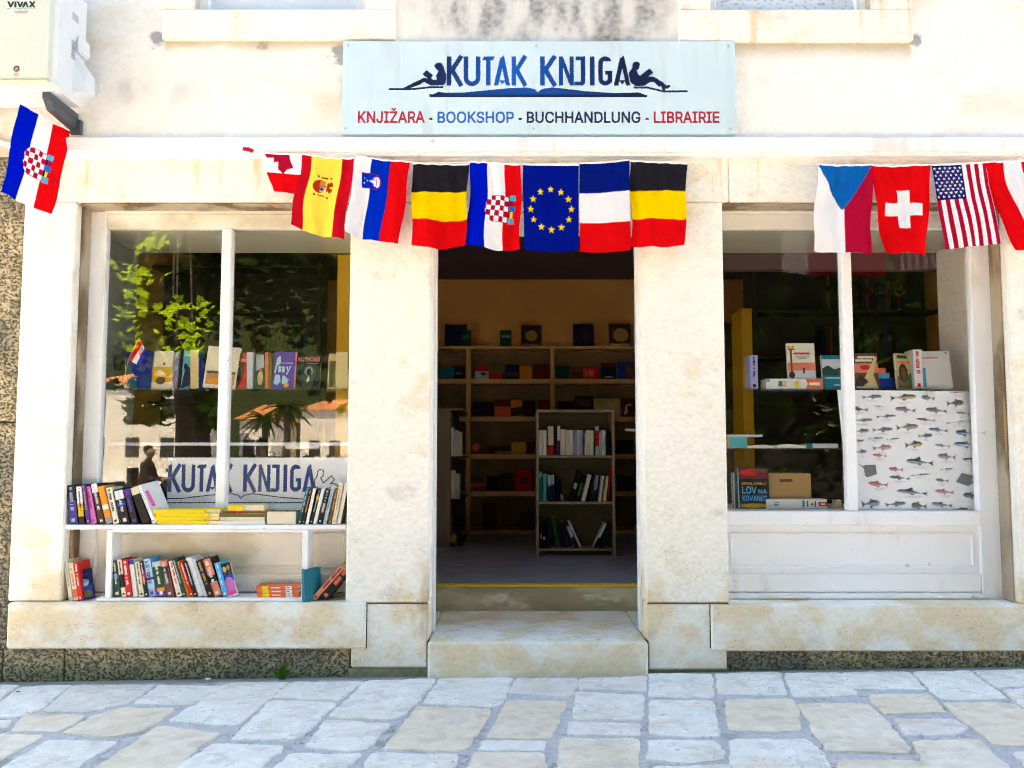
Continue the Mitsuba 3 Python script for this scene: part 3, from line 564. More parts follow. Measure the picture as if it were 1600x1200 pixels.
def d_spain(u, v):
    L = [(u > .19, 'sy'), (u > .77, 'spain')]
    def r(a, b, c, d): return (u > a) & (u < b) & (v > c) & (v < d)
    L += [(((u - .40) / .11) ** 2 + ((v - .39) / .085) ** 2 < 1, col(200, 60, 40)), (r(.40, .50, .31, .385), col(230, 150, 60)), (r(.42, .50, .39, .46), col(220, 200, 220)), (((u - .455) / .03) ** 2 + ((v - .42) / .02) ** 2 < 1, col(90, 40, 130)),
          (((u - .60) / .05) ** 2 + ((v - .385) / .07) ** 2 < 1, col(190, 50, 50)), (r(.53, .56, .33, .44), col(190, 60, 40)), (r(.59, .65, .37, .40), 'yellow'), (r(.40, .52, .265, .285), col(200, 40, 50)), (r(.40, .52, .49, .51), col(200, 40, 50)), (r(.33, .37, .25, .28), col(150, 90, 30)), (r(.57, .60, .255, .28), col(150, 90, 30)), (r(.33, .37, .495, .52), col(150, 90, 30)), (r(.56, .59, .50, .525), col(150, 90, 30))]
    return paint(u, v, 'spain', L)
def d_slovenia(u, v):
    sh = lambda a, b: (np.abs(v - .28) < .10 * b) & (u > .16 + .01 * (1 - b) * 5) & (((u - .30) / (.21 * a)) ** 2 + ((v - .28) / (.125 * a)) ** 2 < 1)
    mt = [(.50, .20), (.40, .22), (.36, .235), (.39, .25), (.30, .28), (.39, .31), (.36, .325), (.40, .34), (.50, .36)]
    L = [(u > .31, 'sblue'), (u > .65, 'red'), (sh(1, 1), 'crimson'), (sh(.92, .92), 'sblue'), (pip(mt, u, v) & sh(.92, .92), 'white')]
    L += [(pip(star(a, b, .02, .013), u, v), 'white') for a, b in ((.21, .25), (.21, .31), (.26, .28))] + [((np.abs(u - .43) < .008) & (np.abs(v - .28) < .05), 'sblue')]
    return paint(u, v, 'white', L)
def tri(a, b, c): return lambda u, v: paint(u, v, a, [(v > .345, b), (v > .675, c)])
def d_eu(u, v):
    return paint(u, v, 'eu', [(pip(star(.50 + .37 * math.sin(k * math.pi / 6), .52 - .235 * math.cos(k * math.pi / 6), .068, .046), u, v), 'yellow') for k in range(12)])
def d_czech(u, v): return paint(u, v, 'white', [(u > .51, 'crimson'), (v < np.interp(u, [0, .49, 1], [.0, .52, .0]) * 1.0, 'sky')])
def d_swiss(u, v): return paint(u, v, 'red', [((np.abs(u - .5) < .10) & (np.abs(v - .5) < .22), 'white'), ((np.abs(u - .5) < .34) & (np.abs(v - .5) < .07), 'white')])
def d_usa(u, v):
    L = [(np.floor(u * 13) % 2 == 0, 'crimson')]
    can = (u < .5385) & (v < .42); L.append((can, col(30, 30, 110)))
    for i in range(9):
        for j in range(6 if i % 2 == 0 else 5):
            cu_ = .045 + (.09 * j if i % 2 == 0 else .045 + .09 * j); L.append((can & pip(star(cu_, .04 + .0425 * i, .033, .02), u, v), 'white'))
    return paint(u, v, 'white', L)
def d_austria(u, v): return paint(u, v, 'red', [(u > .34, 'white'), (u > .67, 'red')])

def flag(label, design, tl, tr_, br, bl, ys=(-.085, -.085, -.10, -.10), nx=70, ny=105, sag=.012, wave=.020, bend=(0, 0), seed=0, hem=True, hemc=(.82, .82, .85)):
    fl = thing('flag', label, 'flag', 'small cloth flags strung along the shopfront')
    c3 = [np.array([U(*q, y)[0], y, U(*q, y)[1]]) for q, y in zip((tl, tr_, br, bl), ys)]
    def pos(u, v):
        u_, v_ = u[..., None], v[..., None]
        p = (1 - v_) * ((1 - u_) * c3[0] + u_ * c3[1]) + v_ * ((1 - u_) * c3[3] + u_ * c3[2])
        r = np.random.default_rng(seed + 50); a = r.random(6) * 6.28
        right = (c3[1] - c3[0]) / np.linalg.norm(c3[1] - c3[0]); nrm = np.cross(right, [0, 0, 1.]); nrm /= np.linalg.norm(nrm)
        w = wave * (np.sin(6.28 * (1.1 * u + .25 * v) + a[0]) * (.25 + v) + .5 * np.sin(6.28 * (2.3 * u - .4 * v) + a[1]) * (.2 + .8 * v) + .35 * np.sin(6.28 * (.7 * u + 1.4 * v) + a[2]) + .22 * np.sin(6.28 * (4.2 * u + .5 * np.sin(3 * v + a[4])) + a[5]) * (1.1 - .8 * v))
        w = w + .003 * (meshkit.fbm(np.stack([u * 5, v * 7, np.full_like(u, seed)], -1), 3, seed) - .5) * 2
        p = p + nrm * w[..., None]
        p[..., 2] -= sag * (4 * u * (1 - u)) * v ** 2 + .004 * np.sin(math.pi * u) * (1 - v)
        p[..., 0] += (4 * v * (1 - v)) * ((1 - u) * bend[0] + u * bend[1]) + .25 * wave * np.sin(6.28 * v * 1.3 + a[3])
        return p
    u, v = np.meshgrid(np.linspace(0, 1, nx), np.linspace(0, 1, ny), indexing='ij')
    i, j = np.meshgrid(np.arange(nx - 1), np.arange(ny - 1), indexing='ij')
    q = np.stack([i * ny + j, (i + 1) * ny + j, (i + 1) * ny + j + 1, i * ny + j + 1], -1).reshape(-1, 4)
    MB().add(pos(u, v).reshape(-1, 3), q, design(u, v).reshape(-1, 3)).build(part(fl, 'cloth'), 'cloth', True)
    if hem:
        m = MB(); us = np.linspace(0, 1, 24); top = pos(us, us * 0); m.tube(top + [0, -.001, .001], .0042, 6, hemc); m.build(part(fl, 'hem'), 'dull_print')
    return fl
flag('blue, white and red flag with chequered shield hanging under the air conditioner', lambda u, v: d_croatia(u, v, .50, .53), (30, 162), (108, 204), (76, 335), (0, 300), (-.33, -.035, -.13, -.36), 90, 130, seed=1, sag=.0, wave=.010, bend=(.0, .012))
flag('partly furled red and white maple leaf flag at the left end of the cord', d_canada, (405, 238), (475, 242), (464, 303), (428, 299), seed=2, sag=0, wave=.004)
flag('red and yellow striped flag with a coat of arms', d_spain, (473, 242), (554, 248), (537, 375), (455, 352), seed=3, nx=90, ny=140)
flag('white, blue and red flag with a mountain shield at its upper left', d_slovenia, (556, 245), (642, 253), (623, 381), (540, 362), seed=4, nx=90, ny=140)
flag('black, yellow and red flag left of the doorway', tri('black', 'yellow', 'red'), (644, 256), (732, 256), (727, 385), (643, 383), seed=5)
flag('blue, white and red chequered shield flag over the doorway', lambda u, v: d_croatia(u, v, .56, .53), (736, 253), (815, 257), (812, 390), (728, 381), seed=6, nx=90, ny=140)
flag('deep blue flag with a ring of twelve yellow stars', d_eu, (817, 257), (904, 258), (904, 390), (819, 390), seed=7, nx=110, ny=160, wave=.005)
flag('flag with horizontal blue, white and red bands over the doorway', tri('navy', 'white', 'red'), (905, 256), (983, 250), (986, 390), (906, 392), seed=8, wave=.005)
flag('black, yellow and red flag at the right edge of the doorway', tri('black', 'yellow', 'red'), (985, 252), (1074, 255), (1072, 381), (988, 384), seed=9)
flag('white and red flag with a blue triangle over the right window', d_czech, (1276, 258), (1362, 258), (1363, 396), (1272, 391), seed=10, sag=.004)
flag('red flag with a white cross over the right window', d_swiss, (1364, 258), (1454, 259), (1452, 397), (1386, 394), seed=11, sag=.002, bend=(-.018, 0))
flag('flag with white stars on blue and red and white stripes', d_usa, (1456, 258), (1540, 254), (1566, 380), (1478, 390), seed=12, nx=130, ny=170, sag=.0, wave=.006)
flag('red and white striped flag cut by the right edge of the picture', d_austria, (1540, 254), (1622, 249), (1660, 384), (1594, 388), seed=13, bend=(-.028, 0))
ck = thing('string', 'thin white string carrying the row of small flags along the lintel', 'string')
pts = [(378, 233), (405, 238), (474, 241), (555, 246), (643, 254), (733, 254), (816, 256), (905, 255), (984, 251), (1075, 253), (1175, 257), (1276, 257), (1363, 257), (1455, 257), (1540, 253), (1650, 247)]
MB().tube([[U(*q, -.083)[0], -.083, U(*q, -.083)[1]] for q in pts], .0022, 6, (.75, .75, .78)).build(ck, 'dull_print')
m = MB(); q = [U(a, b, -.088) for a, b in ((380, 230), (388, 230), (397, 234), (394, 239), (386, 236), (379, 235))]
m.extrude(Polygon(q), .003, np.array([[1, 0, 0, 0], [0, 0, -1, -.086], [0, 1, 0, 0], [0, 0, 0, 1.]]), FC['crimson'])
tag(m.build(numbered('cloth_scrap'), 'dull_print'), 'small red scrap of cloth on the left end of the flag cord', 'cloth')

# ------------------------------------------------------------------ air conditioner
ac = thing('air_conditioner', 'cream outdoor air conditioner unit on brackets at the upper left corner', 'air conditioner')
acx, acy0, acy1 = -2.172, -.35, -.08; acz = U(60, 139, -.33)[1]; acw = acx - .82
WH, CRM = (.60, .64, .69), (.57, .60, .53)
m = MB(); m.box(acw, acx, acy0 + .02, acy1, acz, acz + .56, WH, b=.018); m.build(part(ac, 'casing'), 'plastic_paint')
m = MB(); m.box(acw + .03, acx - .045, acy0 + .005, acy0 + .03, acz + .045, acz + .55, CRM, b=.012); m.build(part(ac, 'front_panel'), 'plastic_paint')
m = MB(); m.box(acw + .01, acx - .012, acy0 + .012, acy0 + .03, acz + .003, acz + .036, CRM, b=.006); m.box(acw - .1 + .1, acx - .05, acy0 + .0, acy0 + .02, acz + .030, acz + .040, (.52, .53, .44), b=.003); m.build(part(ac, 'bottom_trim'), 'plastic_paint')
m = MB()
h = trimesh.convex.convex_hull(np.array([[acx, y, z] for y, z in ((-.22, acz + .02), (-.09, acz + .02), (-.09, acz + .22), (-.20, acz + .22))] + [[acx + .055, y, z] for y, z in ((-.20, acz + .045), (-.10, acz + .045), (-.10, acz + .15), (-.18, acz + .16))]))
m.mesh(h, WH); m.box(acx, acx + .03, -.2, -.10, acz + .24, acz + .33, WH, b=.012); m.build(part(ac, 'valve_cover'), 'plastic_paint')
for k in range(8): MB().box(acx - .002, acx + .0015, -.24, -.20, acz + .20 + k * .012, acz + .205 + k * .012, (.10, .11, .14)).build(part(ac, 'vent_slot'), 'plastic_paint')
m = MB(); m.box(acx - .002, acx + .002, -.24, -.18, acz + .395, acz + .435, (.35, .36, .42), b=.002); m.build(part(ac, 'hand_grip'), 'plastic_paint')
m = MB(); yl = acy0 + .005
def ac_xz(px, py): return U(px, py, yl)
(a, z1_), (b, z0_) = ac_xz(12, 2.5), ac_xz(55.5, 11.5)
def vx(ch):
    w_ = .30
    return {'V': Polygon([(0, 1), (w_, 1), (.5, .35), (1 - w_, 1), (1, 1), (.64, 0), (.36, 0)]), 'I': sbox(0, 0, w_, 1), 'A': Polygon([(0, 0), (w_, 0), (.5, .65), (1 - w_, 0), (1, 0), (.64, 1), (.36, 1)]), 'X': seg([(.14, -.0), (.86, 1.0)], .27).union(seg([(.14, 1.0), (.86, 0)], .27))}[ch]
for ch, x0_, w_ in (('V', 0, 1), ('I', 1.05, .3), ('V', 1.42, 1), ('A', 2.22, 1), ('X', 3.24, 1)):
    g_ = affinity.affine_transform(vx(ch), [(b - a) / 4.24, 0, 0, z1_ - z0_, a + x0_ * (b - a) / 4.24, z0_]); m.extrude(g_, .0012, tr(0, yl - .0002, 0) @ STAND, (.005, .03, .025))
m.build(part(ac, 'brand_lettering'), 'print')
m = MB(); (a, z1_), (b, z0_) = ac_xz(23, 15.5), ac_xz(43.5, 21); wide_text('cool', a, b, z0_, z1_, yl - .0002, m, (.36, .36, .35))
(a, z1_), (b, z0_) = ac_xz(11, 13), ac_xz(55.5, 13.6); m.box(a, b, yl - .001, yl, z0_, z1_, (.3, .3, .3)); m.build(part(ac, 'small_lettering'), 'print')
m = MB(); (a, z0_) = ac_xz(26, 107.5); m.extrude(Point(0, 0).buffer(.0145).difference(Point(0, 0).buffer(.0085)), .001, tr(a, yl - .0002, z0_) @ STAND, (.05, .01, .03)); m.extrude(Point(0, 0).buffer(.006), .0012, tr(a, yl - .0002, z0_) @ STAND, (.5, .2, .2))
for dz, w in ((.026, .026), (.036, .022)): m.box(a - w / 2, a + w / 2, yl - .001, yl, z0_ - dz - .002, z0_ - dz + .002, (.25, .23, .2))
m.build(part(ac, 'badge'), 'print')
m = MB()
for xb in (-2.255, -2.85):
    m.box(xb - .02, xb + .02, acy0 + .05, -.01, acz - .036, acz - .001, b=.004); m.box(xb - .022, xb + .022, -.03, -.004, acz - .33, acz + .3, b=.004) if xb < -2.5 else m.box(xb - .02, xb + .04, -.03, -.004, acz - .11, acz - .037, b=.004)
    h = trimesh.convex.convex_hull(np.array([[xb + s * .019, y, z] for s in (-1, 1) for y, z in ((acy0 + .06, acz - .037), (acy0 + .10, acz - .075), (-.02, acz - .09), (-.02, acz - .037))])); m.mesh(h)
    m.build(part(ac, 'bracket'), 'dark_metal'); m = MB()
m = MB(); m.tube([[-3.0, -.03, Z(222)], [-2.62, -.03, Z(226)], [-2.55, -.035, Z(232)], [-2.53, -.02, Z(236)]], .014, 10, (.8, .8, .8))
tag(m.build(numbered('drain_hose'), 'plastic_paint', True), 'short white drain hose beside the flag under the air conditioner', 'hose')

# ------------------------------------------------------------------ books
BOOKS = 0
def bands_of(s):
    """'black:.45,indigo' -> [(0, .45, c), (.45, 1, c)] counted from the top"""
    out, a = [], 0.0; items = s.split(',')
    for k, it in enumerate(items):
        n, _, w = it.partition(':'); b = float(w) if w else 1.0
        out.append((a, b, NAMES[n])); a = b
    return out
def spine_mesh(t, h, d, bands, side):
    m = MB(); w, e = min(.0013, t * .12), min(.0022, t * .2)
    sec = [(0, d), (0, e), (e, 0), (t - e, 0), (t, e), (t, d), (t - w, d), (t - w, w + .001), (w, w + .001), (w, d)]
    for a, b, c in bands:
        z1, z0 = h * (1 - a), h * (1 - b)
        for k in range(10):
            (xa, ya), (xb, yb) = sec[k], sec[(k + 1) % 10]
            colr = c if k in (1, 2, 3) else side
            m.add([[xa, ya, z0], [xb, yb, z0], [xb, yb, z1], [xa, ya, z1]], [[0, 1, 2, 3]], colr)
    for z in (0, h):
        for idx in ((0, 1, 8, 9), (4, 5, 6, 7), (1, 2, 3, 4), (1, 4, 7, 8)): m.add([[sec[k][0], sec[k][1], z] for k in idx], [[0, 1, 2, 3]], side)
    return m
def leaf_block(t, h, d):
    m = MB(); w = min(.0013, t * .12); m.box(w + .0001, t - w - .0001, w + .002, d - .004, .003, h - .003); return m
def marks(t, h, seed, c, lo=.35, hi=.95):
    r = np.random.default_rng(seed); m = MB(); z = h * hi
    bw = t * r.uniform(.28, .5)
    while z > h * lo:
        l = h * r.uniform(.012, .03); m.box(t / 2 - bw / 2, t / 2 + bw / 2 * r.uniform(.5, 1), -.0006, .0005, z - l, z, c); z -= l + h * .008
        if r.random() < .12: z -= h * .05
    m.box(t * .3, t * .7, -.0006, .0005, h * .05, h * .05 + t * .4, c)
    return m
def place_book(key, meshes, M):
    for m, name, bsdf in meshes: m.xf(M); m.build(part(key, name) if name else key, bsdf)
def spine_book(x_tl, x_bl, x_br, y_t, y_b, Y, bands, label, side=None, d=.125, ink=None, yaw=0, simple=False, seed=0, group=None):
    """a book standing with its spine to the street, possibly leaning"""
    global BOOKS; BOOKS += 1
    bl, br, tl = np.array(U(x_bl, y_b, Y)), np.array(U(x_br, y_b, Y)), np.array(U(x_tl, y_t, Y))
    up = tl - bl; h = np.linalg.norm(up); th = math.atan2(-up[0], up[1]); t = abs(br[0] - bl[0]) * math.cos(th)
    bands = bands_of(bands); side = cc(side) if side else bands[0][2]
    piv = (0, 0) if th >= 0 else (t, 0); at = bl if th >= 0 else br
    M = tr(at[0], Y, at[1] + .0006) @ rot([0, 1, 0], -math.degrees(th)) @ tr(-piv[0], 0, 0)
    if yaw: M = M @ tr(t / 2, 0, 0) @ rot([0, 0, 1], yaw) @ tr(-t / 2, 0, 0)
    key = thing('book', label, 'book', group); mats = 'dull_print' if simple else 'print'
    if simple:
        m = spine_mesh(t, h, d, bands, side); m.box(.0014, t - .0014, .003, d - .003, .003, h - .003, (.6, .55, .42)); place_book(key, [(m, '', mats)], M)
    else:
        L = [(spine_mesh(t, h, d, bands, side), 'cover', mats), (leaf_block(t, h, d), 'pages', 'pages')]
        if ink: L.append((marks(t, h, BOOKS, cc(ink)), 'lettering', 'print'))
        place_book(key, L, M)
        if ink: tag(f'{key}__lettering', kind='stuff')
    return key
def row(where, rows, f, y_b, Y, origin, **kw):
    n = len(rows)
    for k, (tl, yt, bl, br, bands, look, side, ink) in enumerate(rows):
        g = lambda a: origin[0] + f * a
        place = f'{look}, {ORD[k + 1]} {where}'
        spine_book(g(tl), g(bl), g(br), origin[1] + f * yt, y_b, Y - .004 * ((k * 7) % 3), bands, place, side, ink=ink, **kw)
def art_shapes(m, w, h, art, y):
    """layers: ('r', u0, u1, v0, v1, c) rectangles, ('e', u, v, ru, rv, c) ellipses, ('p', points, c) polygons, ('t', text, u0, u1, v0, v1, c) words; v from the bottom"""
    for k, a in enumerate(art):
        dep = .0003 + .00025 * k; c = cc(a[-1]); M = tr(0, y, 0) @ STAND
        if a[0] == 'r': g = sbox(a[1] * w, a[3] * h, a[2] * w, a[4] * h)
        elif a[0] == 'e': g = affinity.scale(Point(a[1] * w, a[2] * h).buffer(1.0, quad_segs=6), a[3] * w, a[4] * h)
        elif a[0] == 'p': g = Polygon([(u * w, v * h) for u, v in a[1]]).buffer(0)
        elif a[0] == 't': wide_text(a[1], a[2] * w, a[3] * w, a[4] * h, a[5] * h, y, m, c, dep); continue
        m.extrude(g, dep, M, c)
def front_book(x0, x1, y0, y1, Y, base, art, label, t=.022, tilt=9, yaw=0, shear=0, side='ivory', simple=False, group=None, cat='book', name='book', roll=0):
    """a book standing with its front cover to the street, tilted back; px rectangle of the cover"""
    (a, zb), (b, zt) = U(x0, y1, Y), U(x1, y0, Y); w, h = b - a, (zt - zb) / math.cos(math.radians(tilt))
    key = thing(name, label, cat, group); base = cc(base)
    M = tr(a + w / 2, Y, zb + .0005 + abs(math.sin(math.radians(roll))) * w / 2) @ rot([1, 0, 0], -tilt) @ rot([0, 1, 0], roll) @ rot([0, 0, 1], yaw) @ tr(-w / 2, 0, 0)
    m = MB(); m.box(0, w, 0, .0016, 0, h, base); m.box(0, w, t - .0016, t, 0, h, base); m.box(0, .0016, .0017, t - .0017, 0, h, cc(side))
    art_shapes(m, w, h, art, 0)
    if simple: m.box(.002, w - .003, .0018, t - .0018, .003, h - .003, (.6, .55, .42)); place_book(key, [(m, '', 'dull_print')], M)
    else: 
        p = MB(); p.box(.002, w - .003, .0018, t - .0018, .003, h - .003); place_book(key, [(m, 'cover', 'print'), (p, 'pages', 'pages')], M)
    return key
def flat_book(x0, x1, y0, y1, Y, cover, face, label, d=.14, art=(), group=None, cat='book', name='book', yaw=0, simple=False):
    """a book lying flat; face: colour of the side to the street ('pages' for the fore-edge)"""
    (a, zb), (b, zt) = U(x0, y1, Y), U(x1, y0, Y); w, h = b - a, zt - zb; key = thing(name, label, cat, group); c = cc(cover); e = min(.0016, h * .2)
    m = MB(); m.box(0, w, 0, d, 0, e, c); m.box(0, w, 0, d, h - e, h, c); p = None
    if face == 'pages': p = MB(); p.box(.002, w - .003, .003, d - .003, e + .0001, h - e - .0001)
    else:
        m.box(0, w, .0005, .002, e, h - e, cc(face)); p = MB(); p.box(.002, w - .003, .0025, d - .003, e + .0001, h - e - .0001)
    art_shapes(m, w, h, art, 0)
    M = tr(a + w / 2, Y, zb + .0004) @ rot([0, 0, 1], yaw) @ tr(-w / 2, 0, 0)
    place_book(key, [(m, 'cover', 'print'), (p, 'pages', 'pages')], M)
    return key

# ------------------------------------------------------------------ white book rack on the left sill
rk = thing('book_rack', 'white wooden book rack standing on the sill of the left window', 'shelf')
RY = .005; rx0, rx1 = X(98, RY, 822), X(542, RY, 822); zt1, zt0 = Z(820, RY), Z(827.5, RY)
rx0 = max(rx0, w1a + .003); rx1 = min(rx1, w1b - .003)
zb1, zb0 = Z(936, RY), Z(943, RY)
zb0 = max(zb0, zSt + .001); zb1 = max(zb1, zb0 + .018)
solid(part(rk, 'top_board'), 'white_paint', (rx0, rx1, RY, .13, zt0, zt1), b=.003)
solid(part(rk, 'front_rail'), 'white_paint', (X(176, RY, 830), X(473, RY, 830), RY + .003, .02, Z(832, RY), zt0 - .001), b=.002)
for a in (170, 476): solid(part(rk, 'upright'), 'white_paint', (X(a - 4.5, RY, 880), X(a + 4.5, RY, 880), RY, .13, zb1 + .001, zt0 - .001), b=.002)
solid(part(rk, 'base_board'), 'white_paint', (X(150, RY, 940), X(478, RY, 940), RY, .135, zb0, zb1), b=.003)
TOPY = zt1 + .0005
def py_at(z, Y):            # photo row of a height at a depth
    d = Y - CAM[1]; dz = z - CAM[2]; return 600 - F * (dz * CP - d * SP) / (d * CP + dz * SP)
BY = .02
yb_top = py_at(TOPY, BY); o1, o2 = (90, 740), (320, 740)
row('from left on the rack top', [
    (88, 125, 118, 212, 'black:.42,indigo', 'black and indigo thick paperback', 'charcoal', 'lilac'), (190, 140, 222, 282, 'white:.45,gold:.8,black', 'white, gold and black paperback', 'black', 'dark'), (245, 118, 300, 343, 'purple', 'purple paperback', 'purple', 'gold'),
    (275, 145, 345, 412, 'pink', 'pink paperback', 'pink', 'magenta'), (345, 115, 432, 495, 'white:.22,umber', 'dark brown paperback with white top', 'umber', 'pale'), (415, 140, 505, 572, 'orange:.5,ivory:.62,orange:.85,grey', 'orange paperback with a pale band', 'orange', None),
    (500, 155, 580, 645, 'ivory', 'ivory paperback', 'ivory', 'dark'), (582, 172, 662, 757, 'black:.05,white:.3,black:.4,blue:.5,black', 'black paperback with white and blue patches', 'black', 'pale'), (682, 172, 772, 842, 'purple:.2,ink', 'ink dark paperback with purple top', 'ink', 'violet'),
    (750, 160, 880, 975, 'cream:.2,black', 'black paperback with cream corner label', 'black', None)], .15, yb_top, BY, o1)
wb = spine_book(90 + .15 * 826, 90 + .15 * 985, 90 + .15 * 1035, 740 + .15 * 135, yb_top, BY, 'white', 'white paperback with pink lettered cover leaning at the right end of the dark books', 'white', ink='grey', yaw=-22)
# its pink lettered front cover
tlx, tlz = U(90 + .15 * 855, 740 + .15 * 150, BY - .004)
m = MB(); qq = [U(90 + .15 * a, 740 + .15 * b, 0.01) for a, b in ((905, 178), (950, 178), (1030, 330), (990, 345))]
m.add([[a, .008, b] for a, b in qq], [[3, 2, 1, 0]], NAMES['pink'])
for k in range(5):
    t0, t1 = k / 5 + .03, (k + 1) / 5 - .04
    L = lambda t: (np.array(qq[0]) * (1 - t) + np.array(qq[3]) * t, np.array(qq[1]) * (1 - t) + np.array(qq[2]) * t)
    (a0, b0), (a1, b1) = L(t0), L(t1); g0, g1 = a0 * .85 + b0 * .15, a0 * .2 + b0 * .8; h0, h1 = a1 * .85 + b1 * .15, a1 * .2 + b1 * .8
    m.add([[g0[0], .0072, g0[1]], [g1[0], .0072, g1[1]], [h1[0], .0072, h1[1]], [h0[0], .0072, h0[1]]], [[3, 2, 1, 0]], NAMES['magenta'])
m.build(part(wb, 'cover_print'), 'print')
row('of the pale books right on the rack top', [
    (1052, 165, 965, 1000, 'teal:.5,forest', 'teal green slim book', 'teal', 'pale'), (1090, 165, 1005, 1037, 'black', 'black slim book with orange letters', 'black', 'orange'), (1128, 158, 1045, 1078, 'white', 'white slim book', 'black', None), (1180, 165, 1084, 1120, 'umber:.2,gold:.3,dark', 'dark slim book with gold patch', 'dark', 'sand'),
    (1215, 162, 1125, 1162, 'white', 'plain white book', 'white', None), (1262, 160, 1170, 1216, 'black:.4,brown:.7,black', 'black and brown book', 'black', 'pale'), (1310, 162, 1224, 1266, 'ice', 'pale blue book', 'pale', 'grey'), (1358, 160, 1278, 1316, 'brown', 'brown book with gold letters', 'umber', 'gold'),
    (1402, 102, 1320, 1362, 'cream', 'tall cream book', 'cream', 'tan'), (1456, 95, 1370, 1412, 'ivory', 'tall ivory book', 'olive', None)], .15, yb_top, BY, o2)
yy = yb_top
for k in range(4):
    flat_book(243 - k % 2 * 3, 341 + (k * 5) % 4, yy - 5.6, yy, BY + .002 * (k % 2), 'yellow', 'pages', f'yellow magazine, {ORD[k + 1]} from the bottom of the yellow pile', .13, [('r', 0, .80 - .03 * (k % 2), .02, .98, 'yellow'), ('p', [(.8, .05), (.8, .95), (.86, .5)], 'yellow')], 'yellow magazines piled on the rack', 'magazine', 'magazine', yaw=(-2, 1.5, -1, 2)[k]); yy -= 5.9
yy = yb_top
for k, (a, b, hh, c, fc, look) in enumerate([(340, 414, 5, 'white', 'white', 'white thin book'), (342, 414, 6, 'ivory', 'pages', 'ivory paperback'), (346, 416, 5, 'olive', 'olive', 'olive brown book'), (347, 416, 4.5, 'gold', 'brown', 'gold and brown book'), (356, 412, 9, 'sand', 'pages', 'small thick cream paperback')]):
    flat_book(a, b, yy - hh, yy, BY + .003 * (k % 2), c, fc, f'{look} lying {ORD[k + 1]} from the bottom of the mixed pile', .125, [('r', 0, .45, .05, .9, 'yellow')] if k == 4 else ([('r', .3, .42, .1, .9, 'crimson')] if k == 3 else []), yaw=(1, -2, 2, -3, 2)[k]); yy -= hh + .25
flat_book(416, 463, yb_top - 20.5, yb_top, BY, 'olive', 'pages', 'thick cream edged book lying between the mixed pile and the pale books', .12)
# lower boards
ybs, yb_base = py_at(zSt + .001, BY), py_at(zb1 + .0005, BY)
o3, o4 = (90, 850), (320, 850)
row('in the rack left compartment', [
    (55, 168, 118, 160, 'ivory', 'ivory worn paperback', 'cream', 'grey'), (108, 203, 168, 220, 'cream:.7,coral:.9,cream', 'cream paperback with orange letters', 'cream', 'coral'), (162, 195, 214, 262, 'red', 'tall red paperback', 'red', 'ivory')], .15, ybs, BY, o3)
front_book(90 + .15 * 225, 90 + .15 * 388, 850 + .15 * 280, ybs, BY + .012, 'navy', [('r', .08, .95, .05, .45, 'blue'), ('e', .5, .55, .25, .12, 'ice'), ('e', .45, .60, .33, .05, 'sky'), ('e', .62, .2, .28, .12, 'olive'), ('r', .2, .8, .8, .86, 'royal')], 'dark blue paperback showing its cover in the left compartment of the rack', .02, 8, yaw=14, roll=-12, side='blue')
row('in the long row on the rack base', [
    (552, 178, 585, 662, 'dark:.35,teal:.5,forest', 'dark and teal paperback', 'ink', 'cream'), (617, 170, 668, 716, 'ivory:.4,black:.75,ivory', 'ivory and black paperback', 'dark', 'dark'), (668, 168, 716, 776, 'red', 'bright red paperback', 'red', 'white'), (737, 172, 786, 836, 'blue:.12,white', 'white paperback with blue top', 'white', None), (800, 192, 852, 906, 'cream', 'cream paperback', 'cream', 'dark'), (850, 185, 910, 948, 'maroon:.1,black:.25,crimson:.6,ink', 'black and crimson slim paperback', 'ink', 'pale'),
    (886, 165, 950, 1030, 'ice:.5,maroon:.56,ice:.8,lilac', 'pale blue thick paperback', 'sky', 'blue'), (980, 195, 1044, 1130, 'pale:.14,forest:.75,orange:.86,violet', 'dark green paperback with orange foot', 'pale', 'ivory'), (1062, 188, 1140, 1212, 'salmon:.15,umber:.5,brown', 'brown paperback with pale head', 'salmon', 'pale'), (1130, 190, 1214, 1240, 'maroon', 'maroon slim paperback', 'maroon', None), (1152, 185, 1242, 1302, 'ivory', 'ivory paperback with red letters', 'ivory', 'crimson'), (1186, 162, 1304, 1346, 'forest', 'dark green slim book', 'forest', 'pale'),
    (1230, 190, 1348, 1380, 'orange', 'orange slim book', 'orange', None), (1265, 195, 1381, 1422, 'red', 'red slim book', 'red', 'ivory'), (1308, 190, 1422, 1462, 'black', 'black slim book', 'black', 'pale'), (1332, 152, 1464, 1526, 'white', 'big white book', 'white', None), (1392, 160, 1528, 1566, 'pale', 'pale grey book', 'pale', None), (1440, 182, 1568, 1630, 'black', 'black book with tan letters', 'black', 'tan'), (1506, 170, 1632, 1718, 'salmon:.45,black:.62,salmon', 'salmon and black paperback', 'black', 'ivory')], .15, yb_base, BY, o3)
spine_book(320 + .15 * 95, 320 + .15 * 190, 320 + .15 * 248, 850 + .15 * 205, yb_base, BY, 'sky', 'sky blue book at the right end of the long row on the base board', 'sky', ink='white')
front_book(320 + .15 * 240, 320 + .15 * 352, 850 + .15 * 205, yb_base, BY + .002, 'white', [('r', 0, 1, .42, .68, 'blue'), ('e', .5, .30, .5, .28, 'pink'), ('r', .06, .94, .03, .16, 'rose'), ('p', [(0, .62), (.2, .7), (.4, .6), (.7, .7), (1, .6), (1, 1), (0, 1)], 'umber'), ('e', .3, .82, .18, .09, 'sand'), ('e', .7, .85, .16, .08, 'tan'), ('e', .5, .95, .2, .05, 'black')], 'paperback with a pink, blue and brown cover leaning at the end of the long row', .016, 5, roll=-17, side='sky')
yy = yb_base
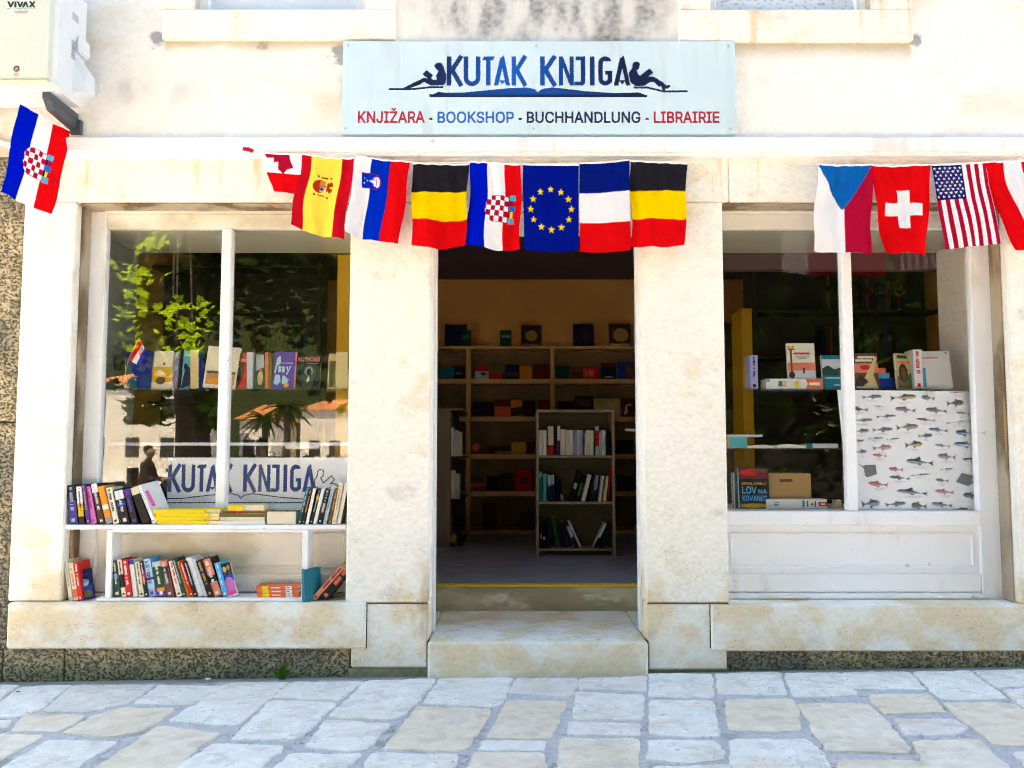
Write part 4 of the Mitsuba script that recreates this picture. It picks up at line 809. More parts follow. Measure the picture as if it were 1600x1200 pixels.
for k in range(3):
    flat_book(402 - k, 466 - k * .5, yy - 5.6, yy, BY, 'coral', 'coral', f'orange paperback, {ORD[k + 1]} from the bottom of the orange pile', .11, [('r', .13, .29, .02, .98, 'yellow'), ('r', .36, .58, .35, .7, 'ivory'), ('r', .70, .86, .06, .94, 'white'), ('r', .73, .80, .4, .6, 'dark')], 'orange paperbacks piled on the base board', yaw=(1, -2, 1)[k]); yy -= 5.9
ybf = py_at(zSt + .001, -.012)
spine_book(469.3, 470.2, 477.5, 890, ybf, -.012, 'teal', 'teal hardback standing in front of the right upright of the rack', 'teal', d=.10, ink=None, yaw=-40)
spine_book(320 + .15 * 1385, 320 + .15 * 1080, 320 + .15 * 1150, 850 + .15 * 255, ybs, BY, 'salmon', 'pink red paperback leaning far over in the right compartment of the rack', 'dark', ink='maroon')
spine_book(320 + .15 * 1440, 320 + .15 * 1150, 320 + .15 * 1270, 850 + .15 * 245, ybs, BY + .004, 'orange:.2,black', 'black paperback with orange head leaning in the right compartment of the rack', 'dark', ink='coral')

# ------------------------------------------------------------------ inside the windows
def glass_shelf(name, x0, x1, y0, y1, z, label):
    key = thing(name, label, 'shelf'); m = MB(); m.box(x0, x1, y0, y1, z - .008, z, b=.001); m.build(part(key, 'sheet'), 'glass')
    m = MB()
    for xx in (x0 + .02, x1 - .02): m.tube([[xx, y1 - .01, z - .012], [xx, y1 + .03, z - .012]], .005, 8)
    m.build(part(key, 'bracket'), 'metal'); return z
SY = .34
zs1 = Z(608, SY)
glass_shelf('glass_shelf', w1a + .01, w1b - .002, SY - .06, SY + .14, zs1, 'clear glass shelf of upright books across the left window')
yb = py_at(zs1 + .0005, SY)
def b5(a): return 150 + .125 * a
def b6(a): return 340 + .1375 * a
def t5(a): return 520 + .125 * a
def t6(a): return 520 + .1375 * a
front_book(b5(335), b5(690), t5(235), yb, SY + .05, 'royal', [('p', [(0, 0), (0, .8), (.5, .2), (.5, 0)], 'teal'), ('r', .0, 1, .93, .96, 'blue')], 'blue and teal book behind the little flag on the left glass shelf')
front_book(b5(235), b5(385), t5(310), yb, SY, 'ink', [('e', .35, .75, .22, .2, 'forest'), ('p', [(.1, 0), (.15, .5), (.5, .5), (.9, 0)], 'dark'), ('r', .15, .5, .93, .99, 'maroon')], 'dark book with a green portrait at the left end of the glass shelf', roll=-8)
fk = thing('paper_flag', 'little red, white and blue paper flag among the books in the left window', 'flag')
pa, pb, pc, pd = [U(b5(a), t5(b), SY - .03) for a, b in ((540, 75), (635, 235), (540, 418), (400, 330))]
us, vs = np.meshgrid(np.linspace(0, 1, 30), np.linspace(0, 1, 30), indexing='ij')
A_, B2_, C2_, D2_ = [np.array([q[0], SY - .03, q[1]]) for q in (pa, pb, pc, pd)]
pp = (1 - vs[..., None]) * ((1 - us[..., None]) * A_ + us[..., None] * B2_) + vs[..., None] * ((1 - us[..., None]) * D2_ + us[..., None] * C2_); pp[..., 1] += .006 * np.sin(us * 5 + vs * 3)
cl = paint(us, vs, 'red', [(us > .38, 'white'), (us > .74, 'blue'), ((us > .45) & (us < .85) & (vs > .08) & (vs < .5) & ((np.floor(us * 14) + np.floor(vs * 14)) % 2 == 0), 'crimson')])
i, j = np.meshgrid(np.arange(29), np.arange(29), indexing='ij')
MB().add(pp.reshape(-1, 3), np.stack([i * 30 + j, i * 30 + 30 + j, i * 30 + 31 + j, i * 30 + j + 1], -1).reshape(-1, 4), cl.reshape(-1, 3)).build(part(fk, 'sheet'), 'dull_print', True)
MB().tube([A_ + [0, .004, .01], D2_ + [0, .004, 0], D2_ + [-.02, .004, -.12]], .002, 6).build(part(fk, 'stick'), 'pine')
front_book(b5(690), b5(945), t5(222), yb, SY, 'cream', [('r', 0, 1, .18, .58, 'gold'), ('e', .55, .66, .07, .04, 'red'), ('e', .45, .22, .25, .1, 'brown'), ('p', [(.1, .45), (.4, .52), (.9, .25), (.5, .4)], 'ivory')], 'cream and yellow book with a red dot in the left window', t=.03)
front_book(b5(945), b5(1012), t5(232), yb, SY + .03, 'lilac', [('r', 0, 1, .5, .62, 'ice')], 'pale blue book just right of the cream and yellow one')
front_book(b5(1062), b5(1178), t5(215), yb, SY, 'aqua', [('p', [(0, .0), (1, .1), (1, .5), (.6, .6), (.3, .5)], 'navy'), ('e', .35, .58, .2, .08, 'navy'), ('r', .1, .9, .85, .9, 'pale')], 'sea green book with a dark wave in the left window', yaw=18)
spine_book(b5(1178), b5(1178), b5(1282), t5(215), yb, SY, 'sand', 'sand coloured thick spine beside the sea green book', 'teal', d=.1)
spine_book(b5(1290), b5(1290), b5(1335), t5(315), yb, SY + .02, 'royal', 'dark blue slim spine left of the desert cover', 'navy', d=.1)
front_book(316, 369, t5(180), yb, SY - .01, 'cream', [('r', .06, .94, .08, .32, 'tan'), ('e', .5, .16, .4, .09, 'orange'), ('r', .06, .94, .33, .40, 'brown'), ('e', .62, .55, .06, .05, 'olive')], 'large cream book with a desert picture behind the mullion', t=.02, roll=4)
front_book(b6(190), b6(328), t6(222), yb, SY, 'maroon', [('p', [(.3, 0), (1, 0), (1, 1), (.5, 1), (.8, .5)], 'red'), ('r', .4, .95, .75, .83, 'salmon'), ('e', .3, .4, .2, .2, 'black')], 'red and black book right of the mullion in the left window')
spine_book(b6(330), b6(330), b6(400), t6(222), yb, SY, 'pale', 'pale grey spine in the left window', 'pale', d=.1)
front_book(b6(400), b6(535), t6(222), yb, SY, 'forest', [('p', [(.2, .5), (.9, .6), (.8, .95), (.1, .95)], 'pale'), ('e', .6, .3, .25, .2, 'sand'), ('e', .6, .52, .15, .06, 'coral'), ('p', [(0, .3), (.2, .6), (.1, .7), (0, .6)], 'teal')], 'green picture book with a small orange figure in the left window')
spine_book(b6(537), b6(537), b6(577), t6(220), yb, SY, 'coral', 'bright orange slim spine in the left window', 'coral', d=.1)
spine_book(b6(578), b6(578), b6(614), t6(225), yb, SY, 'olive', 'olive green slim spine in the left window', 'olive', d=.1)
front_book(b6(618), b6(888), t6(213), yb, SY - .004, 'violet', [('r', .94, 1, 0, 1, 'salmon'), ('p', [(.05, .42), (.15, .85), (.3, .9), (.32, .7), (.15, .6), (.12, .42)], 'ice'), ('r', .22, .34, .45, .62, 'ice'), ('r', .38, .5, .45, .60, 'ice'), ('p', [(.55, .6), (.62, .6), (.66, .5), (.72, .62), (.78, .62), (.62, .38), (.56, .38), (.63, .48)], 'ice'), ('p', [(.05, .15), (.1, .38), (.3, .38), (.35, .2), (.2, .1)], 'ice'), ('p', [(.4, .15), (.42, .36), (.5, .36), (.7, .25), (.6, .1)], 'ice'), ('e', .6, .1, .12, .06, 'gold'), ('r', .35, .85, .68, .72, 'pink')], 'purple book with flowing pale lettering in the left window')
front_book(b6(890), b6(1165), t6(245), yb, SY - .004, 'ink', [('e', .5, .45, .3, .25, 'forest'), ('e', .5, .52, .18, .14, 'grey'), ('e', .52, .48, .1, .12, 'black'), ('p', [(.42, .22), (.5, .4), (.56, .3), (.5, .2)], 'pale'), ('t', 'NOTHOMB', .03, .95, .80, .93, 'salmon'), ('r', .4, .9, .74, .76, 'grey')], 'black book with a salmon title line in the left window')
front_book(b6(1250), b6(1342), t6(232), yb, SY, 'sand', [('r', .1, .9, .05, .8, 'olive'), ('p', [(.3, .1), (.6, .1), (.5, .7), (.4, .5)], 'forest')], 'olive green book near the right edge of the left window', yaw=16)
spine_book(b6(1344), b6(1344), b6(1480), t6(222), yb, SY, 'sand', 'thick tan book at the right edge of the left window', 'tan', d=.1)
# rail under the shelf and the banner with the logo
rl = thing('display_rail', 'white tubular rail across the left window above the banner', 'rail')
m = MB(); zr = Z(694, .42); m.tube([[w1a + .02, .42, zr], [w1b - .02, .42, zr]], .010, 10, (.75, .75, .78)); m.tube([[X(448, .415), .415, zr - .012], [X(500, .415), .415, zr - .012]], .016, 10, (.8, .8, .82)); m.build(rl, 'plastic_paint')
BNY = .30
bn = thing('banner', 'white banner with the blue shop logo at the foot of the left window', 'banner')
bx0, bx1, bz0, bz1 = X(262, BNY, 755), w1b + .02, zDk + .002, Z(715, BNY)
MB().box(bx0, bx1, BNY, BNY + .003, bz0, bz1).build(part(bn, 'sheet'), 'paper')
def ban_map(p):      # sign pixels -> banner pixels -> metres
    p = np.asarray(p, float); q = np.stack([267 + (p[:, 0] - 698) * 229 / 287, 768.5 + (p[:, 1] - 134) * 43 / 46], 1)
    return np.stack([(q[:, 0] - 800) / F * (BNY + 4.5) * 1.003, bz1 + (q[:, 1] - 715) * (Z(780, BNY) - Z(720, BNY)) / 60], 1)
def ban_poly(g, key, c):
    m = MB()
    for h in getattr(g, 'geoms', [g]):
        me = trimesh.creation.extrude_polygon(h.simplify(.05), 1.0, engine='earcut'); xz = ban_map(me.vertices[:, :2]); m.add(np.c_[xz[:, 0], BNY - .0003 - .001 * me.vertices[:, 2], xz[:, 1]], me.faces[:, ::-1], c)
    m.build(key, 'print')
for n_, g in logo_shapes(): ban_poly(g, part(bn, 'letter'), col(30, 74, 150))
for nm, pl in (('reader_outline', GIRL), ('reader_outline', MAN), ('book_outline', BOOK)):
    ban_poly(Polygon(pl).buffer(0).exterior.buffer(.8), part(bn, nm), col(40, 44, 54))

# right window
zs2 = Z(608, SY)
glass_shelf('glass_shelf', w2a + .002, X(1450, SY + .2, 608), SY - .06, SY + .14, zs2, 'clear glass shelf of books across the right window')
yb = py_at(zs2 + .0005, SY)
def r8(a): return 1120 + .1375 * a
def s8(a): return 500 + .1375 * a
def r1(a): return 1320 + .15 * a
def s1_(a): return 500 + .15 * a
spine_book(r8(378), r8(385), r8(472), s8(400), yb, SY, 'lilac', 'lilac spine at the left end of the right glass shelf', 'lilac', d=.11, ink='navy')
bxk = flat_book(r8(565), r8(1200), s8(668), yb, SY - .02, 'pale', 'white', 'white boxed set with an orange end under the lantern book', .12, [('r', .20, .36, .2, .8, 'sand'), ('r', .22, .28, .25, .75, 'teal'), ('e', .54, .5, .05, .3, 'yellow'), ('p', [(.7, .03), (.74, .5), (.7, .97), (1, .97), (1, .03)], 'coral'), ('r', .76, .95, .35, .65, 'ivory'), ('r', .0, .06, .7, 1, 'aqua')], cat='box', name='boxed_set')
front_book(r8(815), r8(1118), s8(260), s8(664), SY, 'ivory', [('r', 0, 1, 0, .45, 'salmon'), ('r', 0, 1, 0, .22, 'pale'), ('r', .10, .17, .08, .85, 'brown'), ('e', .135, .1, .11, .1, 'umber'), ('e', .06, .88, .05, .05, 'gold'), ('e', .22, .88, .06, .05, 'gold'), ('r', .02, .28, .80, .83, 'brown'), ('r', .22, .82, .68, .73, 'crimson'), ('r', .3, .8, .60, .62, 'grey'), ('r', .4, .7, .55, .57, 'grey'), ('r', .55, .6, .14, .3, 'umber')], 'pale pink book with a street lantern on its cover, standing on the boxed set', tilt=6)
front_book(r8(1215), r8(1440), s8(395), yb, SY, 'teal', [('r', 0, 1, .45, .88, 'pale'), ('p', [(0, .4), (0, .6), (.3, .7), (.6, .58), (1, .65), (1, .4)], 'forest'), ('r', .1, .95, .3, .34, 'ice'), ('r', .5, .8, .1, .13, 'ice')], 'dark teal landscape book left of the mullion in the right window')
front_book(r1(95), r1(355), s1_(342), yb, SY - .01, 'brown', [('r', .0, 1, .45, .72, 'salmon'), ('p', [(.2, 0), (.6, .5), (.9, .9), (1, .9), (.8, .4), (.95, 0)], 'sand'), ('p', [(.0, .1), (.3, .4), (.6, .2), (.3, .05)], 'umber'), ('e', .5, .6, .18, .07, 'red'), ('r', .25, .9, .86, .92, 'ivory'), ('r', .15, .8, .77, .83, 'ivory'), ('r', .1, .8, .02, .07, 'pale')], 'brown picture book just right of the mullion in the right window')
yy = yb
for k, (c, w_) in enumerate((('blue', 26), ('royal', 25), ('sky', 18), ('coral', 12))): flat_book(r1(345), r1(345) + w_, yy - 8, yy, SY + .04, c, c, f'{("blue", "dark blue", "sky blue", "orange")[k]} book lying behind the brown picture book', .1); yy -= 8.3
front_book(r1(552), r1(722), s1_(345), yb, SY, 'sand', [('r', 0, 1, 0, .35, 'olive'), ('e', .4, .45, .28, .26, 'umber'), ('e', .42, .42, .16, .2, 'brown'), ('r', .1, .7, .86, .95, 'forest'), ('r', .1, .85, .72, .77, 'coral'), ('e', .85, .3, .2, .15, 'green')], 'beige and green book with a dark portrait in the right window', yaw=10)
spine_book(r1(710), r1(730), r1(822), s1_(310), yb, SY - .02, 'white', 'white thick spine with red letters in the right window', 'pale', d=.11, ink='crimson')
front_book(r1(818), r1(1115), s1_(318), yb, SY - .008, 'white', [('r', .0, .14, .05, .55, 'sky'), ('r', .12, .14, .05, .35, 'gold'), ('r', .1, .6, .80, .84, 'salmon'), ('e', .65, .55, .17, .07, 'pale'), ('e', .88, .95, .04, .025, 'grey'), ('r', .16, .98, .02, .7, 'white')], 'white book with a faint pink title at the right end of the glass shelf')
# open books on the lower shelf
zs3 = Z(700.5, SY); glass_shelf('glass_shelf', w2a + .002, X(1310, SY, 700), SY - .06, SY + .12, zs3, 'lower glass shelf holding open books at the left of the right window')
yb = py_at(zs3 + .0005, SY - .03)
def v2(a): return 660 + .1375 * a
flat_book(r8(150), r8(345), v2(166), yb, SY - .03, 'pale', 'aqua', 'grey green book block on the lower glass shelf', .1)
flat_book(r8(110), r8(520), v2(140), v2(164), SY - .03, 'pale', 'pale', 'thin grey book lying on the grey green block', .12)
def open_book(x0, x1, label, c, k):
    key = thing('open_book', label, 'book'); a, z0 = U(x0, yb, SY - .04); b = U(x1, yb, SY - .04)[0]; w = b - a; m = MB(); n = 16
    s = np.linspace(0, 1, n); top = .012 + .012 * np.sin(np.pi * np.clip(s * 1.1, 0, 1)) * (s if k else 1 - s * .4)
    for e in range(n - 1):
        p = [[a + w * s[e], SY - .04, z0], [a + w * s[e + 1], SY - .04, z0], [a + w * s[e + 1], SY - .04, z0 + top[e + 1]], [a + w * s[e], SY - .04, z0 + top[e]]]
        q = [[u_, SY + .07, w_] for u_, _, w_ in p]; m.add(p + q, [[0, 1, 2, 3], [3, 2, 6, 7], [5, 4, 7, 6]], cc(c))
    m.build(key, 'dull_print')
open_book(r8(340), r8(655), 'open cream book lying second from left on the lower glass shelf', 'cream', 1)
open_book(r8(680), r8(1015), 'open ivory book lying in the middle of the lower glass shelf', 'ivory', 0)
flat_book(r8(1016), r8(1380), v2(244), yb, SY - .035, 'white', 'pale', 'white and blue book at the right end of the lower glass shelf', .12, [('r', 0, .2, .02, .98, 'teal')])
# on the display deck
DY = .30; yb = py_at(zDk + .001, DY)
front_book(r8(262), r8(592), v2(515), yb, DY, 'ink', [('r', 0, 1, .72, .98, 'maroon'), ('e', .35, .88, .3, .08, 'red'), ('e', .75, .92, .2, .05, 'brown'), ('r', 0, 1, .0, .13, 'olive'), ('e', .5, .07, .45, .05, 'gold'), ('t', 'MICHAEL CONNELLY', .10, .92, .58, .64, 'gold'), ('t', 'LOV', .10, .58, .36, .54, 'sky'), ('t', 'NA', .64, .92, .36, .47, 'sky'), ('t', 'KOVANEC', .10, .93, .18, .32, 'sky')], 'dark thriller with large sky blue title on the deck of the right window', t=.03, tilt=5)
front_book(r8(185), r8(265), v2(570), yb, DY + .05, 'teal', [('r', .1, .3, 0, 1, 'pale')], 'teal book half hidden behind the dark thriller', tilt=4)
key = thing('wooden_box', 'brown wooden box behind the white boxed set in the right window', 'box')
(a, z0_), (b, z1_) = U(r8(590), v2(860), DY + .06), U(r8(1070), v2(578), DY + .06)
m = MB(); m.box(a, b, DY + .06, DY + .2, zDk + .001, z1_, b=.004); m.build(part(key, 'body'), 'cardboard')
m = MB(); m.box(a + .06, a + .13, DY + .058, DY + .0605, (z0_ + z1_) / 2 + .02, (z0_ + z1_) / 2 + .035, (.12, .07, .03), b=.001); m.build(part(key, 'handle_slot'), 'dull_print')
flat_book(r8(560), r8(1250), v2(872), yb, DY - .005, 'pale', 'white', 'white boxed set with a red label on the deck of the right window', .12, [('r', .86, 1.0, .25, .68, 'red'), ('r', .90, .97, .38, .56, 'ivory'), ('e', .76, .48, .02, .12, 'crimson'), ('r', .6, .63, .15, .85, 'teal'), ('r', .67, .69, .2, .8, 'teal'), ('r', .8, .82, .2, .8, 'teal'), ('r', .14, .22, .62, .7, 'teal'), ('r', .13, .21, .3, .5, 'aqua')], cat='box', name='boxed_set')
flat_book(r8(1350), r8(1420), v2(885), yb, DY, 'cream', 'sand', 'small beige box beside the fish poster', .06, cat='box', name='small_box')
# fish poster
po = thing('fish_poster', 'white poster of many painted fish curling in the right window', 'poster')
PY = .235
pc = [np.array(U(*q, y)) for q, y in (((1309, 609), PY + .02), ((1526, 612), PY + .03), ((1547, 798), PY), ((1326, 797), PY + .02))]
def pos_poster(s, t):       # s to the right, t down
    s, t = np.asarray(s, float), np.asarray(t, float); s_, t_ = s[..., None], t[..., None]
    xz = (1 - t_) * ((1 - s_) * pc[0] + s_ * pc[1]) + t_ * ((1 - s_) * pc[3] + s_ * pc[2])
    y = PY + .03 * (1 - t) - .012 * np.sin(np.pi * s) + .10 * np.clip((s - .90) / .10, 0, 1) ** 2 * (.45 + .55 * np.sin(3.0 * t + .6)) + .004 * np.sin(5 * s + 4 * t)
    return np.stack([xz[..., 0] - .02 * np.clip((s - .93) / .07, 0, 1) ** 2 * np.clip(t * 4 - 3, 0, 1) * 4 * .5, y, np.maximum(xz[..., 1], zDk + .002)], -1)
ss, tt = np.meshgrid(np.linspace(0, 1, 50), np.linspace(0, 1, 30), indexing='ij'); i, j = np.meshgrid(np.arange(49), np.arange(29), indexing='ij')
MB().add(pos_poster(ss, tt).reshape(-1, 3), np.stack([i * 30 + j, i * 30 + 30 + j, i * 30 + 31 + j, i * 30 + j + 1], -1).reshape(-1, 4)).build(part(po, 'sheet'), 'paper', True)
FISH = [(340, 118, 165, 38, 'g', 1), (590, 120, 220, 55, 'y', 1), (790, 122, 110, 52, 'g', -1), (1010, 168, 150, 62, 'd', 1), (225, 230, 150, 40, 'n', -1), (395, 205, 110, 10, 'g', -1), (600, 232, 170, 50, 'p', -1), (850, 236, 180, 50, 'g', -1), (1068, 258, 120, 22, 'b', -1), (440, 295, 165, 28, 'b', 1), (250, 333, 165, 32, 'g', 1), (755, 322, 160, 28, 'g', -1), (1030, 342, 230, 26, 'a', 1),
        (230, 430, 130, 40, 'b', 1), (400, 415, 170, 42, 'g', 1), (600, 390, 185, 58, 'o', 1), (850, 415, 165, 38, 'b', -1), (1075, 440, 170, 58, 'c', -1), (740, 468, 120, 40, 'd', 1), (340, 493, 120, 16, 'g', 1), (475, 498, 110, 14, 'g', 1), (200, 520, 90, 24, 'p', 1), (640, 548, 145, 62, 'y', 1), (875, 556, 130, 24, 'b', -1), (1085, 548, 235, 52, 'b', -1), (385, 578, 155, 52, 'k', 1), (215, 618, 90, 36, 'b', 1), (360, 648, 115, 32, 'r', -1), (680, 705, 230, 55, 's', -1), (905, 655, 155, 58, 'v', -1), (1115, 686, 165, 44, 'b', -1),
        (480, 772, 120, 42, 'r', -1), (895, 765, 115, 14, 'g', 1), (675, 818, 170, 16, 'd', 1), (505, 847, 170, 36, 'd', -1), (850, 868, 110, 34, 'g', -1), (330, 905, 160, 50, 'r', -1), (600, 975, 260, 46, 's', -1), (865, 970, 160, 46, 'k', -1), (1090, 1005, 150, 58, 'g', -1), (255, 1078, 150, 72, 'b', 1), (455, 1080, 175, 44, 'g', 1), (645, 1095, 130, 66, 'd', -1), (835, 1085, 180, 44, 'b', -1), (985, 1122, 130, 22, 'n', 1), (820, 66, 100, 12, 'p', 1), (1030, 68, 110, 18, 'p', 1)]
FCOL = dict(g=('grey', (.10, .11, .13)), y=('sand', (.05, .06, .09)), d=((.17, .19, .19), (.09, .10, .10)), n=((.12, .13, .17), (.06, .06, .09)), p=((.36, .28, .30), (.14, .10, .12)), b=((.26, .32, .42), (.05, .08, .15)), a=((.34, .44, .46), (.2, .3, .34)), o=((.42, .34, .28), (.14, .12, .13)), c=((.16, .28, .40), (.04, .08, .14)), k=((.50, .32, .36), (.32, .16, .2)), r=((.46, .22, .20), (.34, .10, .10)), s=((.30, .33, .36), (.05, .06, .08)), v=((.40, .34, .42), (.16, .12, .2)))
def fish_points(L, H, kind):
    n = 14; s = np.linspace(0, 1, n); prof = np.sin(np.pi * s ** .75) ** .8 * .5 * (1 - .55 * s)
    up = [(L * (.5 - .82 * a), H * b) for a, b in zip(s, prof)]; dn = [(L * (.5 - .82 * a), -H * b * .85) for a, b in zip(s[::-1], prof[::-1])]
    return up, dn
def st_of(px, py): return ((px - 60 - 30 * py / 1150) / 1140, (py - 58) / 1080)
nf = 0
for cx, cy, L, H, kd, face in FISH:
    L *= 1.0; H *= 1.0; body, dark = FCOL[kd]; up, dn = fish_points(L, H, kd); tail = [(-L * .30, H * .06), (-L * .5, H * .42), (-L * .43, 0), (-L * .5, -H * .42), (-L * .30, -H * .06)]
    fin = [(L * .22, H * .38), (L * .02, H * (.95 if kd == 's' else .62)), (-L * .02, H * .34)]; belly = [(L * .1, -H * .3), (L * .0, -H * .62), (-L * .06, -H * .28)]
    polys = [(up + dn, body), ([(a, b) for a, b in up] + [(a, b * .25) for a, b in up[::-1]], dark), (tail, dark), (fin, dark), (belly, dark)]
    m = MB(); m_has = False; ang = math.radians(-6 if face < 0 else 5)
    for k, (pl, c) in enumerate(polys):
        g = Polygon(pl).buffer(0)
        for h in getattr(g, 'geoms', [g]):
            if h.is_empty or h.area < 2: continue
            v2d, fc = trimesh.creation.triangulate_polygon(h, engine='earcut')
            x_ = v2d[:, 0] * face; y_ = v2d[:, 1]; X2 = x_ * math.cos(ang) - y_ * math.sin(ang); Y2 = x_ * math.sin(ang) + y_ * math.cos(ang)
            s_, t_ = st_of(cx + X2, cy - Y2); q = pos_poster(np.clip(s_, .005, .995), np.clip(t_, .005, .995)); q[:, 1] -= .0012 + .0003 * k
            m.add(q, fc, cc(c)); m_has = True
    for k in range(3):
        a0, a1 = (L * .3 * (1 - .2 * k)) * np.array([-1, 1]); b0 = -H * .5 - 9 - 8 * k; q2 = np.array([(a0, b0), (a1, b0), (a1, b0 - 3.2), (a0, b0 - 3.2)]); s_, t_ = st_of(cx + q2[:, 0], cy - q2[:, 1])
        if t_.max() < .99 and s_.max() < .99 and s_.min() > 0: q = pos_poster(s_, t_); q[:, 1] -= .001; m.add(q, [[0, 3, 2, 1]], (.60, .62, .68))
    if m_has: m.build(part(po, 'fish'), 'dull_print'); nf += 1
for (cx, cy, pts, c) in ((270, 785, [(-90, -70), (-50, -40), (-30, -50), (50, -55), (55, 30), (-20, 60), (-40, 50), (-45, -20)], 'd'), (1060, 850, [(-95, 30), (-40, -50), (40, -30), (70, -20), (140, -60), (142, -50), (75, 0), (50, 40), (5, 70)], 'd')):
    m = MB(); v2d, fc = trimesh.creation.triangulate_polygon(Polygon(pts).buffer(0), engine='earcut'); s_, t_ = st_of(cx + v2d[:, 0], cy + v2d[:, 1]); q = pos_poster(np.clip(s_, .005, .995), np.clip(t_, .005, .995)); q[:, 1] -= .0012; m.add(q, fc, FCOL[c][0]); m.build(part(po, 'ray'), 'dull_print')

# ------------------------------------------------------------------ inside the shop
FL = zFloor
# low bookcase facing the door
BCY = 2.26; bc = thing('bookcase', 'low grey bookcase of upright books standing on the floor inside the door', 'bookcase')
bxl, bxr, bzt = X(838, BCY, 760), X(961, BCY, 760), Z(640, BCY)
solid(part(bc, 'side_panel'), 'laminate', (bxl, bxl + .02, BCY, BCY + .25, FL + .001, bzt), b=.001); solid(part(bc, 'side_panel'), 'laminate', (bxr - .02, bxr, BCY, BCY + .25, FL + .001, bzt), b=.001)
solid(part(bc, 'top_panel'), 'laminate', (bxl + .021, bxr - .021, BCY + .001, BCY + .25, bzt - .02, bzt), b=.001)
solid(part(bc, 'back_panel'), 'case_back', (bxl + .021, bxr - .021, BCY + .24, BCY + .249, FL + .05, bzt - .021))
shz = [Z(q, BCY) for q in (711.5, 784, 857)]
for z in shz: solid(part(bc, 'shelf'), 'laminate', (bxl + .021, bxr - .021, BCY + .002, BCY + .238, z - .018, z), b=.001)
k5, k6 = .20625, .20625
def inner_row(where, rows, ybz, oy, d=.14):
    for k, (tl, yt, bl, br, bands, look) in enumerate(rows):
        ybk = py_at(ybz + .0005, BCY + .02)
        spine_book(675 + k5 * tl, 675 + k5 * bl, 675 + k5 * br, oy + k5 * yt, ybk, BCY + .02 + .003 * (k % 2), bands, f'{look}, {ORD[k + 1]} {where}', d=d, simple=True)
def up_(a, b, t, bands, look): return (a, t, a, b, bands, look)
inner_row('from left on the low bookcase top shelf', [up_(808, 835, 350, 'white', 'white paperback'), up_(838, 868, 350, 'white', 'white paperback'), up_(880, 920, 320, 'cream:.65,red', 'beige book with red foot'), up_(922, 948, 320, 'navy', 'navy book'), up_(950, 972, 318, 'ivory:.5,maroon', 'ivory and maroon book'), up_(975, 1012, 345, 'white', 'white paperback'), up_(1015, 1040, 350, 'ivory', 'ivory paperback'), up_(1041, 1070, 350, 'white', 'white paperback'), up_(1075, 1098, 350, 'lilac', 'lilac paperback'), up_(1099, 1120, 350, 'pale', 'pale paperback'), up_(1121, 1145, 350, 'lilac', 'lilac paperback'),
    up_(1158, 1170, 372, 'ivory', 'short ivory book'), up_(1171, 1195, 352, 'white', 'white paperback'), up_(1196, 1224, 352, 'ivory', 'ivory paperback'), up_(1225, 1238, 330, 'forest', 'dark green book'), up_(1239, 1265, 322, 'white:.15,red:.7,pale', 'white book with red band'), up_(1268, 1282, 365, 'ice', 'pale blue slim book'), up_(1284, 1315, 350, 'white', 'white paperback'), up_(1317, 1331, 355, 'navy', 'navy slim book'), up_(1333, 1350, 360, 'ink', 'ink dark slim book')], shz[0], 600)
inner_row('from left on the low bookcase middle shelf', [(812, 82, 812, 836, 'aqua:.2,teal', 'aqua and teal book'), (842, 100, 843, 868, 'aqua', 'aqua book'), (875, 110, 890, 912, 'ice:.4,navy', 'pale blue and navy book'), (900, 110, 918, 940, 'ice:.35,navy', 'navy book with pale head'), (935, 120, 948, 968, 'ink', 'dark book'), (950, 140, 978, 1000, 'ink:.7,grey', 'dark book with grey foot'), (1105, 80, 1040, 1064, 'black:.4,sand:.6,black', 'black book with pale title'), (1140, 110, 1082, 1108, 'black:.3,green:.8,black', 'black book with green title'), (1182, 110, 1130, 1158, 'white', 'white book'), (1210, 112, 1188, 1202, 'black', 'black slim book'), (1240, 112, 1208, 1234, 'lilac:.55,navy', 'lilac and navy book'), (1290, 118, 1264, 1280, 'white', 'white slim book'), (1322, 118, 1298, 1316, 'cream', 'cream slim book'), (1358, 40, 1324, 1332, 'red', 'thin red book')], shz[1], 720)
inner_row('from left on the low bookcase bottom shelf', [(815, 440, 820, 836, 'ink:.5,grey:.7,ink', 'dark book'), (840, 450, 842, 858, 'ink:.6,pale:.7,ink', 'dark book with pale label'), (862, 450, 868, 886, 'ink', 'dark plain book'), (905, 430, 942, 966, 'forest', 'dark green leaning book'), (970, 465, 1004, 1030, 'navy', 'navy leaning book'), (1020, 505, 1084, 1110, 'ice:.5,navy', 'pale blue and navy leaning book'), (1030, 460, 1122, 1138, 'white', 'white leaning book'), (1308, 478, 1222, 1240, 'white:.6,ink', 'white and dark book leaning right'), (1332, 480, 1268, 1292, 'navy', 'navy book leaning right')], shz[2], 720)
# long shelves on the back wall
BKY = 4.12; ws = thing('wall_shelves', 'tall pine bookshelves along the back wall of the shop', 'bookcase')
kz = [Z(q, BKY) for q in (540.5, 592, 651, 709.5, 768, 829)]; kt = [.026, .045, .045, .045, .045, .03]
xl, xr = X(560, BKY, 650), X(1130, BKY, 650)
for n_, (z, t) in enumerate(zip(kz, kt)):
    for a, b in ((xl, X(728, BKY)), (X(735, BKY), X(860, BKY)), (X(866, BKY), xr)): solid(part(ws, 'shelf'), 'pine', (a + .001, b - .001, BKY + .004, BKY + .26, z - t, z), b=.002)
for a in (728, 731.6, 860, 863.2): solid(part(ws, 'upright'), 'pine', (X(a, BKY), X(a + 3.4, BKY), BKY, BKY + .28, FL + .001, kz[0] - .001 + .0), b=.002)
solid(part(ws, 'back_panel'), 'shelf_back', (xl, xr, BKY + .285, BKY + .3, FL + .05, kz[0] - .03))
def k4(a): return 675 + k5 * a
